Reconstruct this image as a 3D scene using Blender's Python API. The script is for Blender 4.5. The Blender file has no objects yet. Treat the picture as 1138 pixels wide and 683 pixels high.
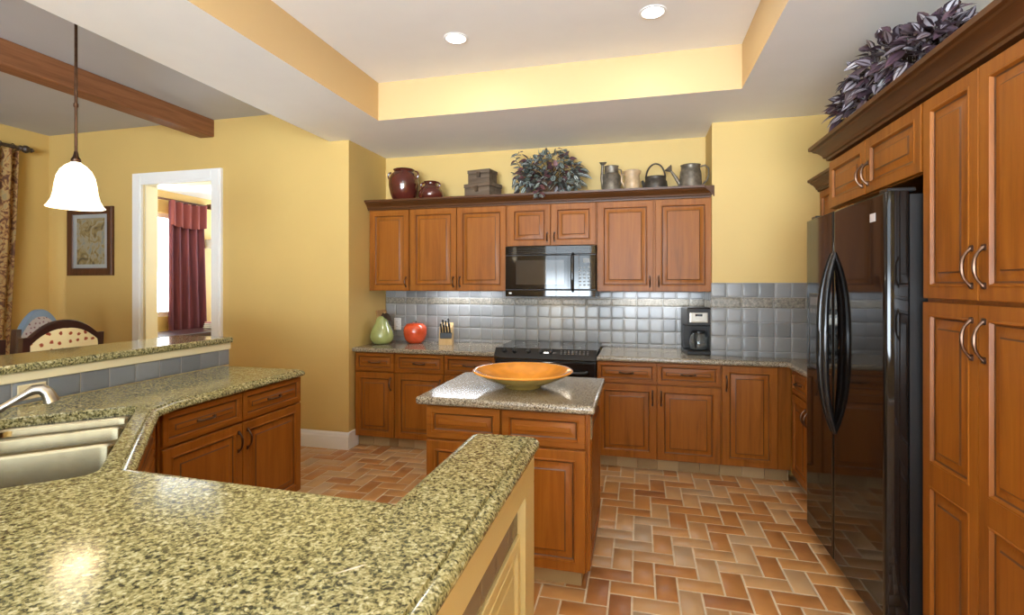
import bpy, math, random
from mathutils import Vector, Matrix
from mathutils.geometry import tessellate_polygon

random.seed(7)
PI = math.pi
C = bpy.context.scene.collection
S = bpy.context.scene

# ------------------------------------------------------------------ camera
cam_d = bpy.data.cameras.new('camera')
cam = bpy.data.objects.new('camera', cam_d)
C.objects.link(cam)
cam.location = (0, 0, 1.49)
cam.rotation_euler = (PI / 2, 0, math.radians(14.15))
cam_d.sensor_width = 36.0
cam_d.lens = 36.0 * 559.0 / 1138.0
cam_d.shift_y = -25.5 / 1138.0
cam_d.clip_start = 0.05
S.camera = cam

# ------------------------------------------------------------------ exposure, world, big lights
S.view_settings.view_transform = 'Standard'
S.view_settings.look = 'None'
S.view_settings.gamma = 1.0
S.view_settings.exposure = 0.10
S.view_settings.use_curve_mapping = False
S.cycles.use_denoising = True
S.cycles.max_bounces = 8
S.cycles.diffuse_bounces = 5
S.cycles.glossy_bounces = 4
S.cycles.sample_clamp_indirect = 6.0
S.cycles.caustics_reflective = False
S.cycles.caustics_refractive = False

W = bpy.data.worlds.new('world')
S.world = W
W.use_nodes = True
bg = W.node_tree.nodes['Background']
bg.inputs[0].default_value = (0.78, 0.90, 1.0, 1)
# sky above the horizon, with an added, much brighter lower half to light the ceiling
_wt = W.node_tree
_tc = _wt.nodes.new('ShaderNodeTexCoord')
_sx = _wt.nodes.new('ShaderNodeSeparateXYZ')
_wt.links.new(_tc.outputs['Generated'], _sx.inputs[0])
_mr = _wt.nodes.new('ShaderNodeMapRange')
_mr.inputs['From Min'].default_value = -0.03
_mr.inputs['From Max'].default_value = 0.03
_mr.inputs['To Min'].default_value = 36.0
_mr.inputs['To Max'].default_value = 6.0
_wt.links.new(_sx.outputs['Z'], _mr.inputs['Value'])
_wt.links.new(_mr.outputs[0], bg.inputs[1])


def area(name, loc, rot, sx, sy, power, col=(1, 1, 1), shape='RECTANGLE', spread=None):
    d = bpy.data.lights.new(name, 'AREA')
    d.shape = shape
    d.size = sx
    if shape in ('RECTANGLE', 'ELLIPSE'):
        d.size_y = sy
    d.energy = power
    d.color = col
    if spread:
        d.spread = spread
    o = bpy.data.objects.new(name, d)
    o.location = loc
    o.rotation_euler = rot
    C.objects.link(o)
    return o


# the sky shines in through the window openings; portals only tell the renderer where the openings are
def portal(loc, rot, sx, sy):
    o = area('window_portal', loc, rot, sx, sy, 1.0)
    o.data.cycles.is_portal = True


portal((-0.55, -3.26, 1.575), (PI / 2, 0, 0), 3.7, 2.15)
portal((-6.26, 2.95, 1.55), (0, -PI / 2, 0), 1.3, 0.8)
portal((-5.91, 4.85, 1.74), (0, -PI / 2, 0), 1.32, 0.86)
portal((-4.2, 7.96, 1.6), (-PI / 2, 0, 0), 1.8, 1.4)


# ------------------------------------------------------------------ materials
def new_mat(name):
    m = bpy.data.materials.new(name)
    m.use_nodes = True
    nt = m.node_tree
    return m, nt, nt.nodes['Principled BSDF']


def N(nt, t, **kw):
    n = nt.nodes.new(t)
    for k, v in kw.items():
        if k in n.bl_rna.properties.keys():
            setattr(n, k, v)
        else:
            n.inputs[k].default_value = v
    return n


def L(nt, a, b):
    nt.links.new(a, b)


def ramp(nt, fac, stops, interp='LINEAR'):
    r = nt.nodes.new('ShaderNodeValToRGB')
    r.color_ramp.interpolation = interp
    e = r.color_ramp.elements
    while len(e) < len(stops):
        e.new(0.5)
    for i, (p, c) in enumerate(stops):
        e[i].position = p
        e[i].color = (c[0], c[1], c[2], 1)
    L(nt, fac, r.inputs[0])
    return r.outputs[0]


def srgb(r, g, b):
    f = lambda v: (v / 255 / 12.92) if v / 255 <= 0.04045 else ((v / 255 + 0.055) / 1.055) ** 2.4
    return (f(r), f(g), f(b))


def obj_coord(nt, scale=(1, 1, 1), island=False):
    tc = nt.nodes.new('ShaderNodeTexCoord')
    mp = nt.nodes.new('ShaderNodeMapping')
    mp.inputs['Scale'].default_value = scale
    L(nt, tc.outputs['Object'], mp.inputs[0])
    return mp.outputs[0]


def plain(name, col, rough=0.5, metal=0.0, var=0.04, vscale=6.0, bump=0.0, bscale=200, spec=0.5, coat=0.0, emit=None, estr=0.0):
    m, nt, b = new_mat(name)
    co = obj_coord(nt)
    n = N(nt, 'ShaderNodeTexNoise', Scale=vscale, Detail=3.0)
    L(nt, co, n.inputs[0])
    a = tuple(max(0, c * (1 - var)) for c in col)
    d = tuple(min(1, c * (1 + var)) for c in col)
    L(nt, ramp(nt, n.outputs[0], [(0.3, a), (0.7, d)]), b.inputs['Base Color'])
    b.inputs['Roughness'].default_value = rough
    b.inputs['Metallic'].default_value = metal
    b.inputs['Specular IOR Level'].default_value = spec
    b.inputs['Coat Weight'].default_value = coat
    b.inputs['Coat Roughness'].default_value = 0.1
    if emit:
        b.inputs['Emission Color'].default_value = (*emit, 1)
        b.inputs['Emission Strength'].default_value = estr
    if bump:
        n2 = N(nt, 'ShaderNodeTexNoise', Scale=bscale, Detail=2.0)
        L(nt, co, n2.inputs[0])
        bp = N(nt, 'ShaderNodeBump', Strength=bump, Distance=0.002)
        L(nt, n2.outputs[0], bp.inputs['Height'])
        L(nt, bp.outputs[0], b.inputs['Normal'])
    return m


def wood(name, dark, mid, light, axis='z', rough=0.38, coat=0.0, stretch=14.0):
    m, nt, b = new_mat(name)
    sc = {'z': (stretch, stretch, 0.9), 'x': (0.9, stretch, stretch), 'y': (stretch, 0.9, stretch)}[axis]
    co = obj_coord(nt, sc)
    oi = nt.nodes.new('ShaderNodeObjectInfo')
    va = nt.nodes.new('ShaderNodeVectorMath')
    va.operation = 'MULTIPLY_ADD'
    L(nt, oi.outputs['Random'], va.inputs[0])
    va.inputs[1].default_value = (37, 53, 71)
    L(nt, co, va.inputs[2])
    n = N(nt, 'ShaderNodeTexNoise', Scale=1.6, Detail=5.0, Roughness=0.6, Distortion=0.6)
    L(nt, va.outputs[0], n.inputs[0])
    n2 = N(nt, 'ShaderNodeTexNoise', Scale=9.0, Detail=3.0, Roughness=0.7)
    L(nt, va.outputs[0], n2.inputs[0])
    mx = N(nt, 'ShaderNodeMath', operation='MULTIPLY_ADD')
    L(nt, n2.outputs[0], mx.inputs[0])
    mx.inputs[1].default_value = 0.22
    L(nt, n.outputs[0], mx.inputs[2])
    L(nt, ramp(nt, mx.outputs[0], [(0.30, dark), (0.58, mid), (0.90, light)]), b.inputs['Base Color'])
    b.inputs['Roughness'].default_value = rough
    b.inputs['Specular IOR Level'].default_value = 0.24
    b.inputs['Coat Weight'].default_value = coat
    b.inputs['Coat Roughness'].default_value = 0.22
    return m


def granite(name, cols, scale, rough=0.12):
    """crystalline stone: a fine noise network, darker flecks and paler feldspar grains"""
    m, nt, b = new_mat(name)
    co = obj_coord(nt)
    wn = N(nt, 'ShaderNodeTexNoise', Scale=scale * 0.6, Detail=1.0)
    L(nt, co, wn.inputs[0])
    wo = N(nt, 'ShaderNodeVectorMath', operation='MULTIPLY_ADD')
    L(nt, wn.outputs['Color'], wo.inputs[0])
    wo.inputs[1].default_value = (0.9 / scale,) * 3
    L(nt, co, wo.inputs[2])
    n1 = N(nt, 'ShaderNodeTexNoise', Scale=scale * 1.15, Detail=4.0, Roughness=0.62)
    L(nt, wo.outputs[0], n1.inputs[0])
    v = N(nt, 'ShaderNodeTexVoronoi', Scale=scale * 1.9)
    L(nt, wo.outputs[0], v.inputs[0])
    sep = nt.nodes.new('ShaderNodeSeparateColor')
    L(nt, v.outputs['Color'], sep.inputs[0])
    a = N(nt, 'ShaderNodeMath', operation='MULTIPLY_ADD')
    L(nt, sep.outputs[0], a.inputs[0])
    a.inputs[1].default_value = 0.22
    L(nt, n1.outputs[0], a.inputs[2])
    L(nt, ramp(nt, a.outputs[0], list(zip((0.43, 0.51, 0.58, 0.66, 0.74, 0.84), cols))), b.inputs['Base Color'])
    b.inputs['Roughness'].default_value = rough
    return m


def island_ramp(name, stops, rough=0.4, noise=0.25, nscale=14.0, bump=0.0, bscale=60, var_rough=0.0):
    """colour picked per separate piece of the mesh, with a mottled variation inside each piece"""
    m, nt, b = new_mat(name)
    g = nt.nodes.new('ShaderNodeNewGeometry')
    co = obj_coord(nt)
    n = N(nt, 'ShaderNodeTexNoise', Scale=nscale, Detail=4.0, Roughness=0.6)
    L(nt, co, n.inputs[0])
    ma = N(nt, 'ShaderNodeMath', operation='MULTIPLY_ADD')
    L(nt, n.outputs[0], ma.inputs[0])
    ma.inputs[1].default_value = noise
    L(nt, g.outputs['Random Per Island'], ma.inputs[2])
    su = N(nt, 'ShaderNodeMath', operation='SUBTRACT')
    L(nt, ma.outputs[0], su.inputs[0])
    su.inputs[1].default_value = noise * 0.5
    L(nt, ramp(nt, su.outputs[0], stops), b.inputs['Base Color'])
    b.inputs['Roughness'].default_value = rough
    if bump:
        n2 = N(nt, 'ShaderNodeTexNoise', Scale=bscale, Detail=3.0)
        L(nt, co, n2.inputs[0])
        bp = N(nt, 'ShaderNodeBump', Strength=bump, Distance=0.004)
        L(nt, n2.outputs[0], bp.inputs['Height'])
        L(nt, bp.outputs[0], b.inputs['Normal'])
    return m


def emit_mat(name, col, strength):
    m, nt, b = new_mat(name)
    b.inputs['Base Color'].default_value = (*col, 1)
    b.inputs['Emission Color'].default_value = (*col, 1)
    b.inputs['Emission Strength'].default_value = strength
    return m


M = {}
M['yellow'] = plain('yellow_paint', (0.625, 0.432, 0.148), 0.55, var=0.03, vscale=1.5, bump=0.05)
M['tan'] = plain('tray_tan_paint', (0.60, 0.415, 0.20), 0.55, var=0.02, vscale=1.5)
M['white'] = plain('ceiling_white', (0.88, 0.875, 0.865), 0.7, var=0.01)
M['ceiling_grey'] = plain('ceiling_light_grey', (0.50, 0.51, 0.545), 0.7, var=0.01)  # even grey tone for the ceiling on the dining side
M['trim_white'] = plain('trim_white', (0.88, 0.88, 0.87), 0.35, var=0.01)
M['cream'] = plain('cream_paint', (0.66, 0.54, 0.26), 0.4, var=0.02)
M['cream_rail'] = plain('cream_rail_paint', (0.78, 0.70, 0.47), 0.4, var=0.02)
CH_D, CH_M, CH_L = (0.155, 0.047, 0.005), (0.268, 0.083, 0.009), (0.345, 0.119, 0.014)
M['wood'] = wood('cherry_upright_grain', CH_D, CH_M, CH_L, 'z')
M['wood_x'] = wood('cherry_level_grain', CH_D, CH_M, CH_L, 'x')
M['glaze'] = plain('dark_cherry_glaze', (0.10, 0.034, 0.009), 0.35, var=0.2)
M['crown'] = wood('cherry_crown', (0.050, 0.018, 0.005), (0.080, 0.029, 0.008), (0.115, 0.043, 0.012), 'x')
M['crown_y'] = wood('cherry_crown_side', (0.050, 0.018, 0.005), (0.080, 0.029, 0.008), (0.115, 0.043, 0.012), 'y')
M['beam'] = wood('beam_wood', (0.14, 0.055, 0.022), (0.24, 0.098, 0.042), (0.33, 0.145, 0.065), 'y', rough=0.5, coat=0.0)
G_COLS = [(0.028, 0.028, 0.014), (0.10, 0.096, 0.044), (0.225, 0.20, 0.085), (0.34, 0.308, 0.138), (0.44, 0.405, 0.215), (0.58, 0.55, 0.37)]
M['granite'] = granite('green_gold_granite', G_COLS, 78.0)
G2 = [(0.05, 0.038, 0.028), (0.13, 0.10, 0.068), (0.25, 0.20, 0.135), (0.34, 0.285, 0.20), (0.43, 0.38, 0.29), (0.54, 0.50, 0.42)]
M['granite_brown'] = granite('brown_grey_granite', G2, 125.0)
M['steel'] = plain('brushed_steel', (0.25, 0.21, 0.13), 0.22, metal=1.0, var=0.05, vscale=30)
M['nickel'] = plain('brushed_nickel', (0.40, 0.37, 0.32), 0.28, metal=1.0, var=0.05)
M['bronze'] = plain('antique_bronze', (0.13, 0.075, 0.05), 0.33, metal=1.0, var=0.2, vscale=40)
M['black'] = plain('black_gloss', (0.012, 0.010, 0.009), 0.06, var=0.05, spec=0.6)
M['black_soft'] = plain('black_plastic', (0.014, 0.013, 0.013), 0.35, var=0.05)
M['fridge'] = plain('black_fridge_enamel', (0.008, 0.006, 0.005), 0.055, var=0.05, spec=0.36)
M['dark_glass'] = plain('dark_glass', (0.02, 0.018, 0.016), 0.03, var=0.02, spec=0.8)
M['chrome'] = plain('chrome', (0.75, 0.75, 0.75), 0.12, metal=1.0, var=0.02)
M['brick'] = island_ramp('quarry_tile', [(0.0, (0.34, 0.135, 0.045)), (0.14, (0.43, 0.18, 0.052)), (0.34, (0.51, 0.235, 0.072)), (0.55, (0.55, 0.285, 0.105)),
                                         (0.74, (0.55, 0.32, 0.145)), (0.88, (0.53, 0.33, 0.165)), (1.0, (0.46, 0.32, 0.19))],
                         rough=0.33, noise=0.38, nscale=9.0, bump=0.25, bscale=30)
M['grout'] = plain('pale_grout', (0.70, 0.58, 0.42), 0.8, var=0.1, vscale=20)
M['toe_tile'] = island_ramp('toe_kick_tile', [(0.0, (0.30, 0.19, 0.085)), (0.5, (0.38, 0.26, 0.12)), (1.0, (0.44, 0.31, 0.16))], rough=0.4, noise=0.3)
M['tile'] = island_ramp('pillowed_grey_tile', [(0.0, (0.19, 0.19, 0.19)), (0.5, (0.235, 0.235, 0.232)), (1.0, (0.28, 0.275, 0.27))], rough=0.28, noise=0.3, nscale=30, bump=0.18, bscale=25)
M['tile_grout'] = plain('grey_grout', (0.36, 0.35, 0.335), 0.7)
M['band'] = plain('relief_border', (0.22, 0.195, 0.155), 0.35, var=0.45, vscale=70, bump=1.0, bscale=90)
M['bar_tile'] = island_ramp('slate_blue_tile', [(0.0, (0.17, 0.185, 0.21)), (1.0, (0.24, 0.255, 0.275))], rough=0.25, noise=0.3, nscale=20)
M['end_tile'] = island_ramp('taupe_tile', [(0.0, (0.16, 0.12, 0.075)), (1.0, (0.23, 0.175, 0.115))], rough=0.25, noise=0.3, nscale=20)


# ------------------------------------------------------------------ mesh builder
class MB:
    def __init__(self):
        self.v, self.f, self.m = [], [], []
        self.T = None

    def P(self, p):
        p = Vector(p)
        if self.T is not None:
            p = self.T @ p
        self.v.append(p)
        return len(self.v) - 1

    def F(self, idx, mi=0):
        self.f.append(tuple(idx))
        self.m.append(mi)

    def box(self, a, b, mi=0):
        x0, y0, z0 = a
        x1, y1, z1 = b
        i = [self.P(p) for p in ((x0, y0, z0), (x1, y0, z0), (x1, y1, z0), (x0, y1, z0), (x0, y0, z1), (x1, y0, z1), (x1, y1, z1), (x0, y1, z1))]
        for q in ((0, 3, 2, 1), (4, 5, 6, 7), (0, 1, 5, 4), (1, 2, 6, 5), (2, 3, 7, 6), (3, 0, 4, 7)):
            self.F([i[k] for k in q], mi)

    def bbox(self, a, b, r=0.004, mi=0):
        """box with chamfered edges"""
        x0, y0, z0 = a
        x1, y1, z1 = b
        rect = lambda z, k: [(x0 + k, y0 + k, z), (x1 - k, y0 + k, z), (x1 - k, y1 - k, z), (x0 + k, y1 - k, z)]
        self.loft([rect(z0, r), rect(z0 + r, 0), rect(z1 - r, 0), rect(z1, r)], mi=mi, cap0=True, cap1=True)

    def loft(self, rings, mi=0, cap0=False, cap1=False, closed=True, mis=None):
        idx = [[self.P(p) for p in r] for r in rings]
        n = len(idx[0])
        for k in range(len(idx) - 1):
            a, b = idx[k], idx[k + 1]
            for j in range(n if closed else n - 1):
                self.F((a[j], a[(j + 1) % n], b[(j + 1) % n], b[j]), mis[k] if mis else mi)
        if cap0:
            self.F(list(reversed(idx[0])), mi if not mis else mis[0])
        if cap1:
            self.F(idx[-1], mi if not mis else mis[-1])
        return idx

    def lathe(self, prof, c=(0, 0, 0), n=32, mi=0, mis=None, cap0=True, cap1=True, ax=1.0, ay=1.0):
        rings = []
        for r, z in prof:
            rings.append([(c[0] + r * ax * math.cos(2 * PI * j / n), c[1] + r * ay * math.sin(2 * PI * j / n), c[2] + z) for j in range(n)])
        self.loft(rings, mi, cap0 and prof[0][0] > 1e-5, cap1 and prof[-1][0] > 1e-5, mis=mis)

    def tube(self, pts, rad, n=10, mi=0, caps=True):
        pts = [Vector(p) for p in pts]
        if not hasattr(rad, '__len__'):
            rad = [rad] * len(pts)
        rings = []
        up = None
        for i, p in enumerate(pts):
            t = (pts[min(i + 1, len(pts) - 1)] - pts[max(i - 1, 0)]).normalized()
            if up is None:
                up = Vector((0, 0, 1)) if abs(t.z) < 0.9 else Vector((1, 0, 0))
            a = t.cross(up).normalized()
            bb = a.cross(t).normalized()
            up = bb
            rings.append([p + (a * math.cos(2 * PI * j / n) + bb * math.sin(2 * PI * j / n)) * rad[i] for j in range(n)])
        self.loft(rings, mi, caps, caps)

    def build(self, name, mats, parent=None, smooth=30):
        me = bpy.data.meshes.new(name)
        me.from_pydata([tuple(p) for p in self.v], [], self.f)
        for m in (mats if isinstance(mats, (list, tuple)) else [mats]):
            me.materials.append(M[m] if isinstance(m, str) else m)
        me.polygons.foreach_set('material_index', self.m)
        me.update()
        if smooth:
            me.polygons.foreach_set('use_smooth', [True] * len(self.f))
            me.set_sharp_from_angle(angle=math.radians(smooth))
        o = bpy.data.objects.new(name, me)
        C.objects.link(o)
        if parent is not None:
            o.parent = parent
        return o


def thing(name, label, cat, loc=(0, 0, 0), rotz=0.0, group=None):
    o = bpy.data.objects.new(name, None)
    o.empty_display_size = 0.1
    C.objects.link(o)
    o.location = loc
    o.rotation_euler = (0, 0, rotz)
    o['label'] = label
    o['category'] = cat
    if group:
        o['group'] = group
    return o


def tag(o, label, cat, group=None):
    o['label'] = label
    o['category'] = cat
    if group:
        o['group'] = group
    return o


def struct(o):
    o['kind'] = 'structure'
    return o


def offset_poly(poly, d):
    """inset a counter-clockwise polygon by d (mitred)"""
    n = len(poly)
    out = []
    for i in range(n):
        p0, p1, p2 = Vector(poly[i - 1]), Vector(poly[i]), Vector(poly[(i + 1) % n])
        e1, e2 = (p1 - p0).normalized(), (p2 - p1).normalized()
        n1, n2 = Vector((-e1.y, e1.x)), Vector((-e2.y, e2.x))
        k = 1 + n1.dot(n2)
        out.append(tuple(p1 + (n1 + n2) * (d / k)))
    return out


def round_poly(poly, r, seg=4, only=None):
    out = []
    n = len(poly)
    for i in range(n):
        if only is not None and i not in only:
            out.append(tuple(poly[i]))
            continue
        p0, p1, p2 = Vector(poly[i - 1]), Vector(poly[i]), Vector(poly[(i + 1) % n])
        a, b = (p0 - p1).normalized(), (p2 - p1).normalized()
        for k in range(seg + 1):
            t = k / seg
            q = (p1 + a * r) * (1 - t) ** 2 + p1 * 2 * t * (1 - t) + (p1 + b * r) * t ** 2
            out.append((q.x, q.y))
    return out


OGEE = [(0.016, -0.0400), (0.007, -0.0385), (0.0015, -0.034), (0.0, -0.028), (0.0015, -0.021), (0.006, -0.0145), (0.013, -0.0095), (0.022, -0.0065), (0.031, -0.0055), (0.0345, -0.0100), (0.0380, -0.0100), (0.0400, -0.0012), (0.0425, 0.0)]


EDGE = [(0.014, -0.0400), (0.006, -0.0385), (0.0015, -0.034), (0.0, -0.028), (0.0, -0.014), (0.002, -0.007), (0.006, -0.0025), (0.011, -0.0005), (0.014, 0.0)]


def slab(mb, outer, ztop, holes=(), prof=EDGE, mi=0, t=0.04):
    rings = []
    for d, dz in prof:
        rings.append([(p[0], p[1], ztop + dz) for p in offset_poly(outer, d)])
    idx = mb.loft(rings, mi)
    hi_top, hi_bot = [], []
    for h in holes:
        hr = []
        for d, dz in ((-0.004, 0.0), (-0.001, -0.001), (0.0, -0.004), (0.0, -t)):
            hr.append([(p[0], p[1], ztop + dz) for p in offset_poly(h, d)])
        hi = mb.loft(list(reversed(hr)), mi)
        hi_bot.append(hi[0])
        hi_top.append(hi[-1])
    for ring, hl, flip in ((idx[-1], hi_top, False), (idx[0], hi_bot, True)):
        loops = [ring] + hl
        flat = [i for lp in loops for i in lp]
        flat = [mb.P(mb.v[i]) for i in flat] if mb.T is None else flat
        tris = tessellate_polygon([[mb.v[i] for i in lp] for lp in loops])
        for tri in tris:
            q = [flat[k] for k in tri]
            a, b, c = (mb.v[k] for k in q)
            up = (b - a).cross(c - a).z > 0
            if up == flip:
                q.reverse()
            mb.F(q, mi)


def wall_with_holes(mb, plane, u0, u1, z0, z1, t0, t1, holes, mi=0):
    """slab wall: plane 'y' spans x=u, plane 'x' spans y=u; thickness t0..t1; rectangular holes (u0,u1,z0,z1)"""
    us = sorted({u0, u1, *[h[0] for h in holes], *[h[1] for h in holes]})
    zs = sorted({z0, z1, *[h[2] for h in holes], *[h[3] for h in holes]})
    for i in range(len(us) - 1):
        for j in range(len(zs) - 1):
            uc, zc = (us[i] + us[i + 1]) / 2, (zs[j] + zs[j + 1]) / 2
            if any(h[0] < uc < h[1] and h[2] < zc < h[3] for h in holes):
                continue
            if plane == 'y':
                mb.box((us[i], t0, zs[j]), (us[i + 1], t1, zs[j + 1]), mi)
            else:
                mb.box((t0, us[i], zs[j]), (t1, us[i + 1], zs[j + 1]), mi)


# ------------------------------------------------------------------ room shell
XL, XR, YF, YB = -6.2, 1.70, -3.2, 4.75
ZC, ZH = 2.80, 3.10

# floor: quarry tiles in a right-angle herringbone over pale grout
mb = MB()
mb.box((XL, YF, -0.06), (XR, YB + 0.1, -0.0035), 1)
u = 0.1085
gx, gy = 0.62, 3.67
g = 0.0048


def floor_brick(x0, y0, x1, y1):
    cx, cy = (x0 + x1) / 2, (y0 + y1) / 2
    if not (XL - 0.02 < cx < XR and YF < cy < YB):
        return
    dz = random.uniform(-0.0006, 0.0006)
    a = [(x0 + g, y0 + g), (x1 - g, y0 + g), (x1 - g, y1 - g), (x0 + g, y1 - g)]
    i = offset_poly(a, 0.0045)
    mb.loft([[(p[0], p[1], -0.006) for p in a], [(p[0], p[1], -0.0025 + dz) for p in a], [(p[0], p[1], dz) for p in i]], 0, False, True)


for k in range(-30, 31):
    for t in range(-75, 75):
        X0, Y0 = gx + (t + 4 * k) * u, gy - t * u
        if XL - 1 < X0 < XR + 1 and YF - 1 < Y0 < YB + 1:
            floor_brick(X0, Y0, X0 + u, Y0 + 2 * u)
            floor_brick(X0 - u, Y0 - u, X0 + u, Y0)
struct(mb.build('floor', ['brick', 'grout']))

# ceiling: low kitchen soffit with a raised tray, high ceiling over tray and dining side
TX0, TX1, TY0, TY1 = -2.02, 0.67, -2.7, 3.64
SX0, SY0 = -2.75, -3.19
mb = MB()
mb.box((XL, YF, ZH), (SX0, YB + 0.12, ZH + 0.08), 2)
mb.box((SX0, YF, ZH), (XR, YB + 0.12, ZH + 0.08), 0)
for a, b in (((SX0, SY0), (TX0, YB + 0.12)), ((TX1, SY0), (XR, YB + 0.12)), ((TX0, TY1), (TX1, YB + 0.12)), ((TX0, SY0), (TX1, TY0))):
    i = [mb.P((x, y, ZC)) for x, y in ((a[0], a[1]), (a[0], b[1]), (b[0], b[1]), (b[0], a[1]))]
    mb.F(i, 0)
for (x0, y0), (x1, y1) in (((TX0, TY0), (TX0, TY1)), ((TX0, TY1), (TX1, TY1)), ((TX1, TY1), (TX1, TY0)), ((TX1, TY0), (TX0, TY0))):
    mb.F([mb.P((x0, y0, ZC)), mb.P((x1, y1, ZC)), mb.P((x1, y1, ZH)), mb.P((x0, y0, ZH))], 1)
for (x0, y0), (x1, y1) in (((SX0, SY0), (SX0, YB + 0.12)), ((SX0, SY0), (XR, SY0))):
    mb.F([mb.P((x0, y0, ZC)), mb.P((x1, y1, ZC)), mb.P((x1, y1, ZH)), mb.P((x0, y0, ZH))], 1)
struct(mb.build('ceiling', ['white', 'tan', 'ceiling_grey'], smooth=0))

mb = MB()
mb.box((-2.55, YB, 0), (0.70, YB + 0.12, ZH))
wall_back = struct(mb.build('wall_back', ['yellow'], smooth=0))
mb = MB()
mb.box((0.575, 4.35, 0), (XR, YB + 0.12, ZH))
wall_bump = struct(mb.build('wall_back_right', ['yellow'], smooth=0))
# wall with the cased opening, and its return beside the cabinets
DX0, DX1, DZ = -4.885, -4.03, 2.515
mb = MB()
wall_with_holes(mb, 'y', XL - 0.12, -2.55, 0, ZH, 4.06, 4.18, [(DX0, DX1, -1, DZ)])
mb.box((-2.67, 4.18, 0), (-2.55, YB + 0.12, ZH))
struct(mb.build('wall_back_left', ['yellow'], smooth=0))
mb = MB()
wall_with_holes(mb, 'x', YF, 4.18, 0, ZH, XL - 0.12, XL, [(2.55, 3.35, 0.9, 2.2)])
struct(mb.build('wall_left', ['yellow'], smooth=0))
mb = MB()
mb.box((XR, YF, 0), (XR + 0.12, YB + 0.12, ZH))
struct(mb.build('wall_right', ['yellow'], smooth=0))
mb = MB()
wall_with_holes(mb, 'y', XL - 0.12, XR + 0.12, 0, ZH, YF - 0.12, YF, [(-2.4, 1.3, 0.5, 2.65)])
struct(mb.build('wall_front', ['yellow'], smooth=0))


def window(name, plane, u0, u1, z0, z1, t, n=2):
    """white frame with muntins set in an opening"""
    mb = MB()
    w = 0.06
    def bx(a0, a1, b0, b1, d=0.03):
        if plane == 'y':
            mb.box((a0, t - d, b0), (a1, t + d, b1))
        else:
            mb.box((t - d, a0, b0), (t + d, a1, b1))
    bx(u0, u0 + w, z0, z1); bx(u1 - w, u1, z0, z1)
    bx(u0 + w, u1 - w, z0, z0 + w); bx(u0 + w, u1 - w, z1 - w, z1)
    for k in range(1, n):
        uc = u0 + (u1 - u0) * k / n
        bx(uc - 0.02, uc + 0.02, z0 + w, z1 - w, 0.02)
    return struct(mb.build(name, ['trim_white'], smooth=0))


window('window_1', 'y', -2.4, 1.3, 0.5, 2.65, YF - 0.07, 4)
window('window_3', 'x', 2.55, 3.35, 0.9, 2.2, XL - 0.07, 2)

# bedroom seen through the opening
BX0, BX1, BY1, BZ = -5.85, -2.75, 7.9, 2.68
mb = MB()
wall_with_holes(mb, 'x', 4.18, BY1, 0, BZ, BX0 - 0.12, BX0, [(4.42, 5.28, 1.08, 2.40)])
struct(mb.build('wall_bedroom_left', ['yellow'], smooth=0))
mb = MB()
wall_with_holes(mb, 'y', BX0 - 0.12, BX1, 0, BZ, BY1, BY1 + 0.1, [(-5.1, -3.3, 0.9, 2.3)])
struct(mb.build('wall_bedroom_back', ['yellow'], smooth=0))
mb = MB()
mb.box((BX1, 4.18, 0), (BX1 + 0.08, BY1 + 0.1, BZ))
struct(mb.build('wall_bedroom_right', ['yellow'], smooth=0))
mb = MB()
mb.box((BX0 - 0.12, 4.18, BZ), (BX1 + 0.08, BY1 + 0.1, BZ + 0.08))
struct(mb.build('ceiling_bedroom', ['white'], smooth=0))
M['carpet'] = plain('beige_carpet', (0.45, 0.38, 0.28), 0.9, var=0.15, vscale=80)
mb = MB()
mb.box((BX0 - 0.12, 4.18, -0.06), (BX1 + 0.08, BY1 + 0.1, -0.002))
struct(mb.build('floor_bedroom', ['carpet'], smooth=0))
window('window_added', 'y', -5.1, -3.3, 0.9, 2.3, BY1 + 0.05, 3)  # unseen window, added to brighten the bedroom
window('window_4', 'x', 4.42, 5.28, 1.08, 2.40, BX0 - 0.07, 1)

# door casing and jambs
mb = MB()
cw = 0.115
for x0, x1 in ((DX0 - cw - 0.02, DX0 - 0.02), (DX1 - 0.01, DX1 + cw - 0.01)):
    mb.box((x0, 4.035, 0), (x1, 4.06, DZ + 0.105))
    mb.box((x0 + 0.02, 4.025, 0), (x1 - 0.02, 4.035, DZ + 0.085))
mb.box((DX0 - 0.02, 4.035, DZ - 0.01), (DX1 - 0.01, 4.06, DZ + 0.105))
mb.box((DX0 - 0.02, 4.025, DZ + 0.01), (DX1 - 0.01, 4.035, DZ + 0.085))
door1 = struct(mb.build('door_1', ['trim_white'], smooth=0))
mb = MB()
mb.box((DX0, 4.055, 0), (DX0 + 0.018, 4.185, DZ))
mb.box((DX1 - 0.018, 4.055, 0), (DX1, 4.185, DZ))
mb.box((DX0 + 0.018, 4.055, DZ - 0.018), (DX1 - 0.018, 4.185, DZ))
mb.build('door_jamb', ['cream_rail'], door1, smooth=0)


def baseboard(name, pts, h=0.155, t=0.016):
    """pts: polyline on the wall face, room on the left of its direction"""
    mb = MB()
    for (x0, y0), (x1, y1) in zip(pts[:-1], pts[1:]):
        d = Vector((x1 - x0, y1 - y0)).normalized()
        nrm = Vector((-d.y, d.x))
        prof = [(0, 0), (t, 0), (t, h * 0.72), (t * 0.75, h * 0.78), (t * 0.6, h * 0.9), (t * 0.2, h), (0, h)]
        rings = []
        for e, (x, y) in ((-t, (x0, y0)), (t, (x1, y1))):
            rings.append([(x + d.x * e * 0 + nrm.x * a, y + nrm.y * a, z) for a, z in prof])
        mb.loft(rings, 0, True, True)
    return struct(mb.build(name, ['trim_white'], smooth=0))


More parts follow.
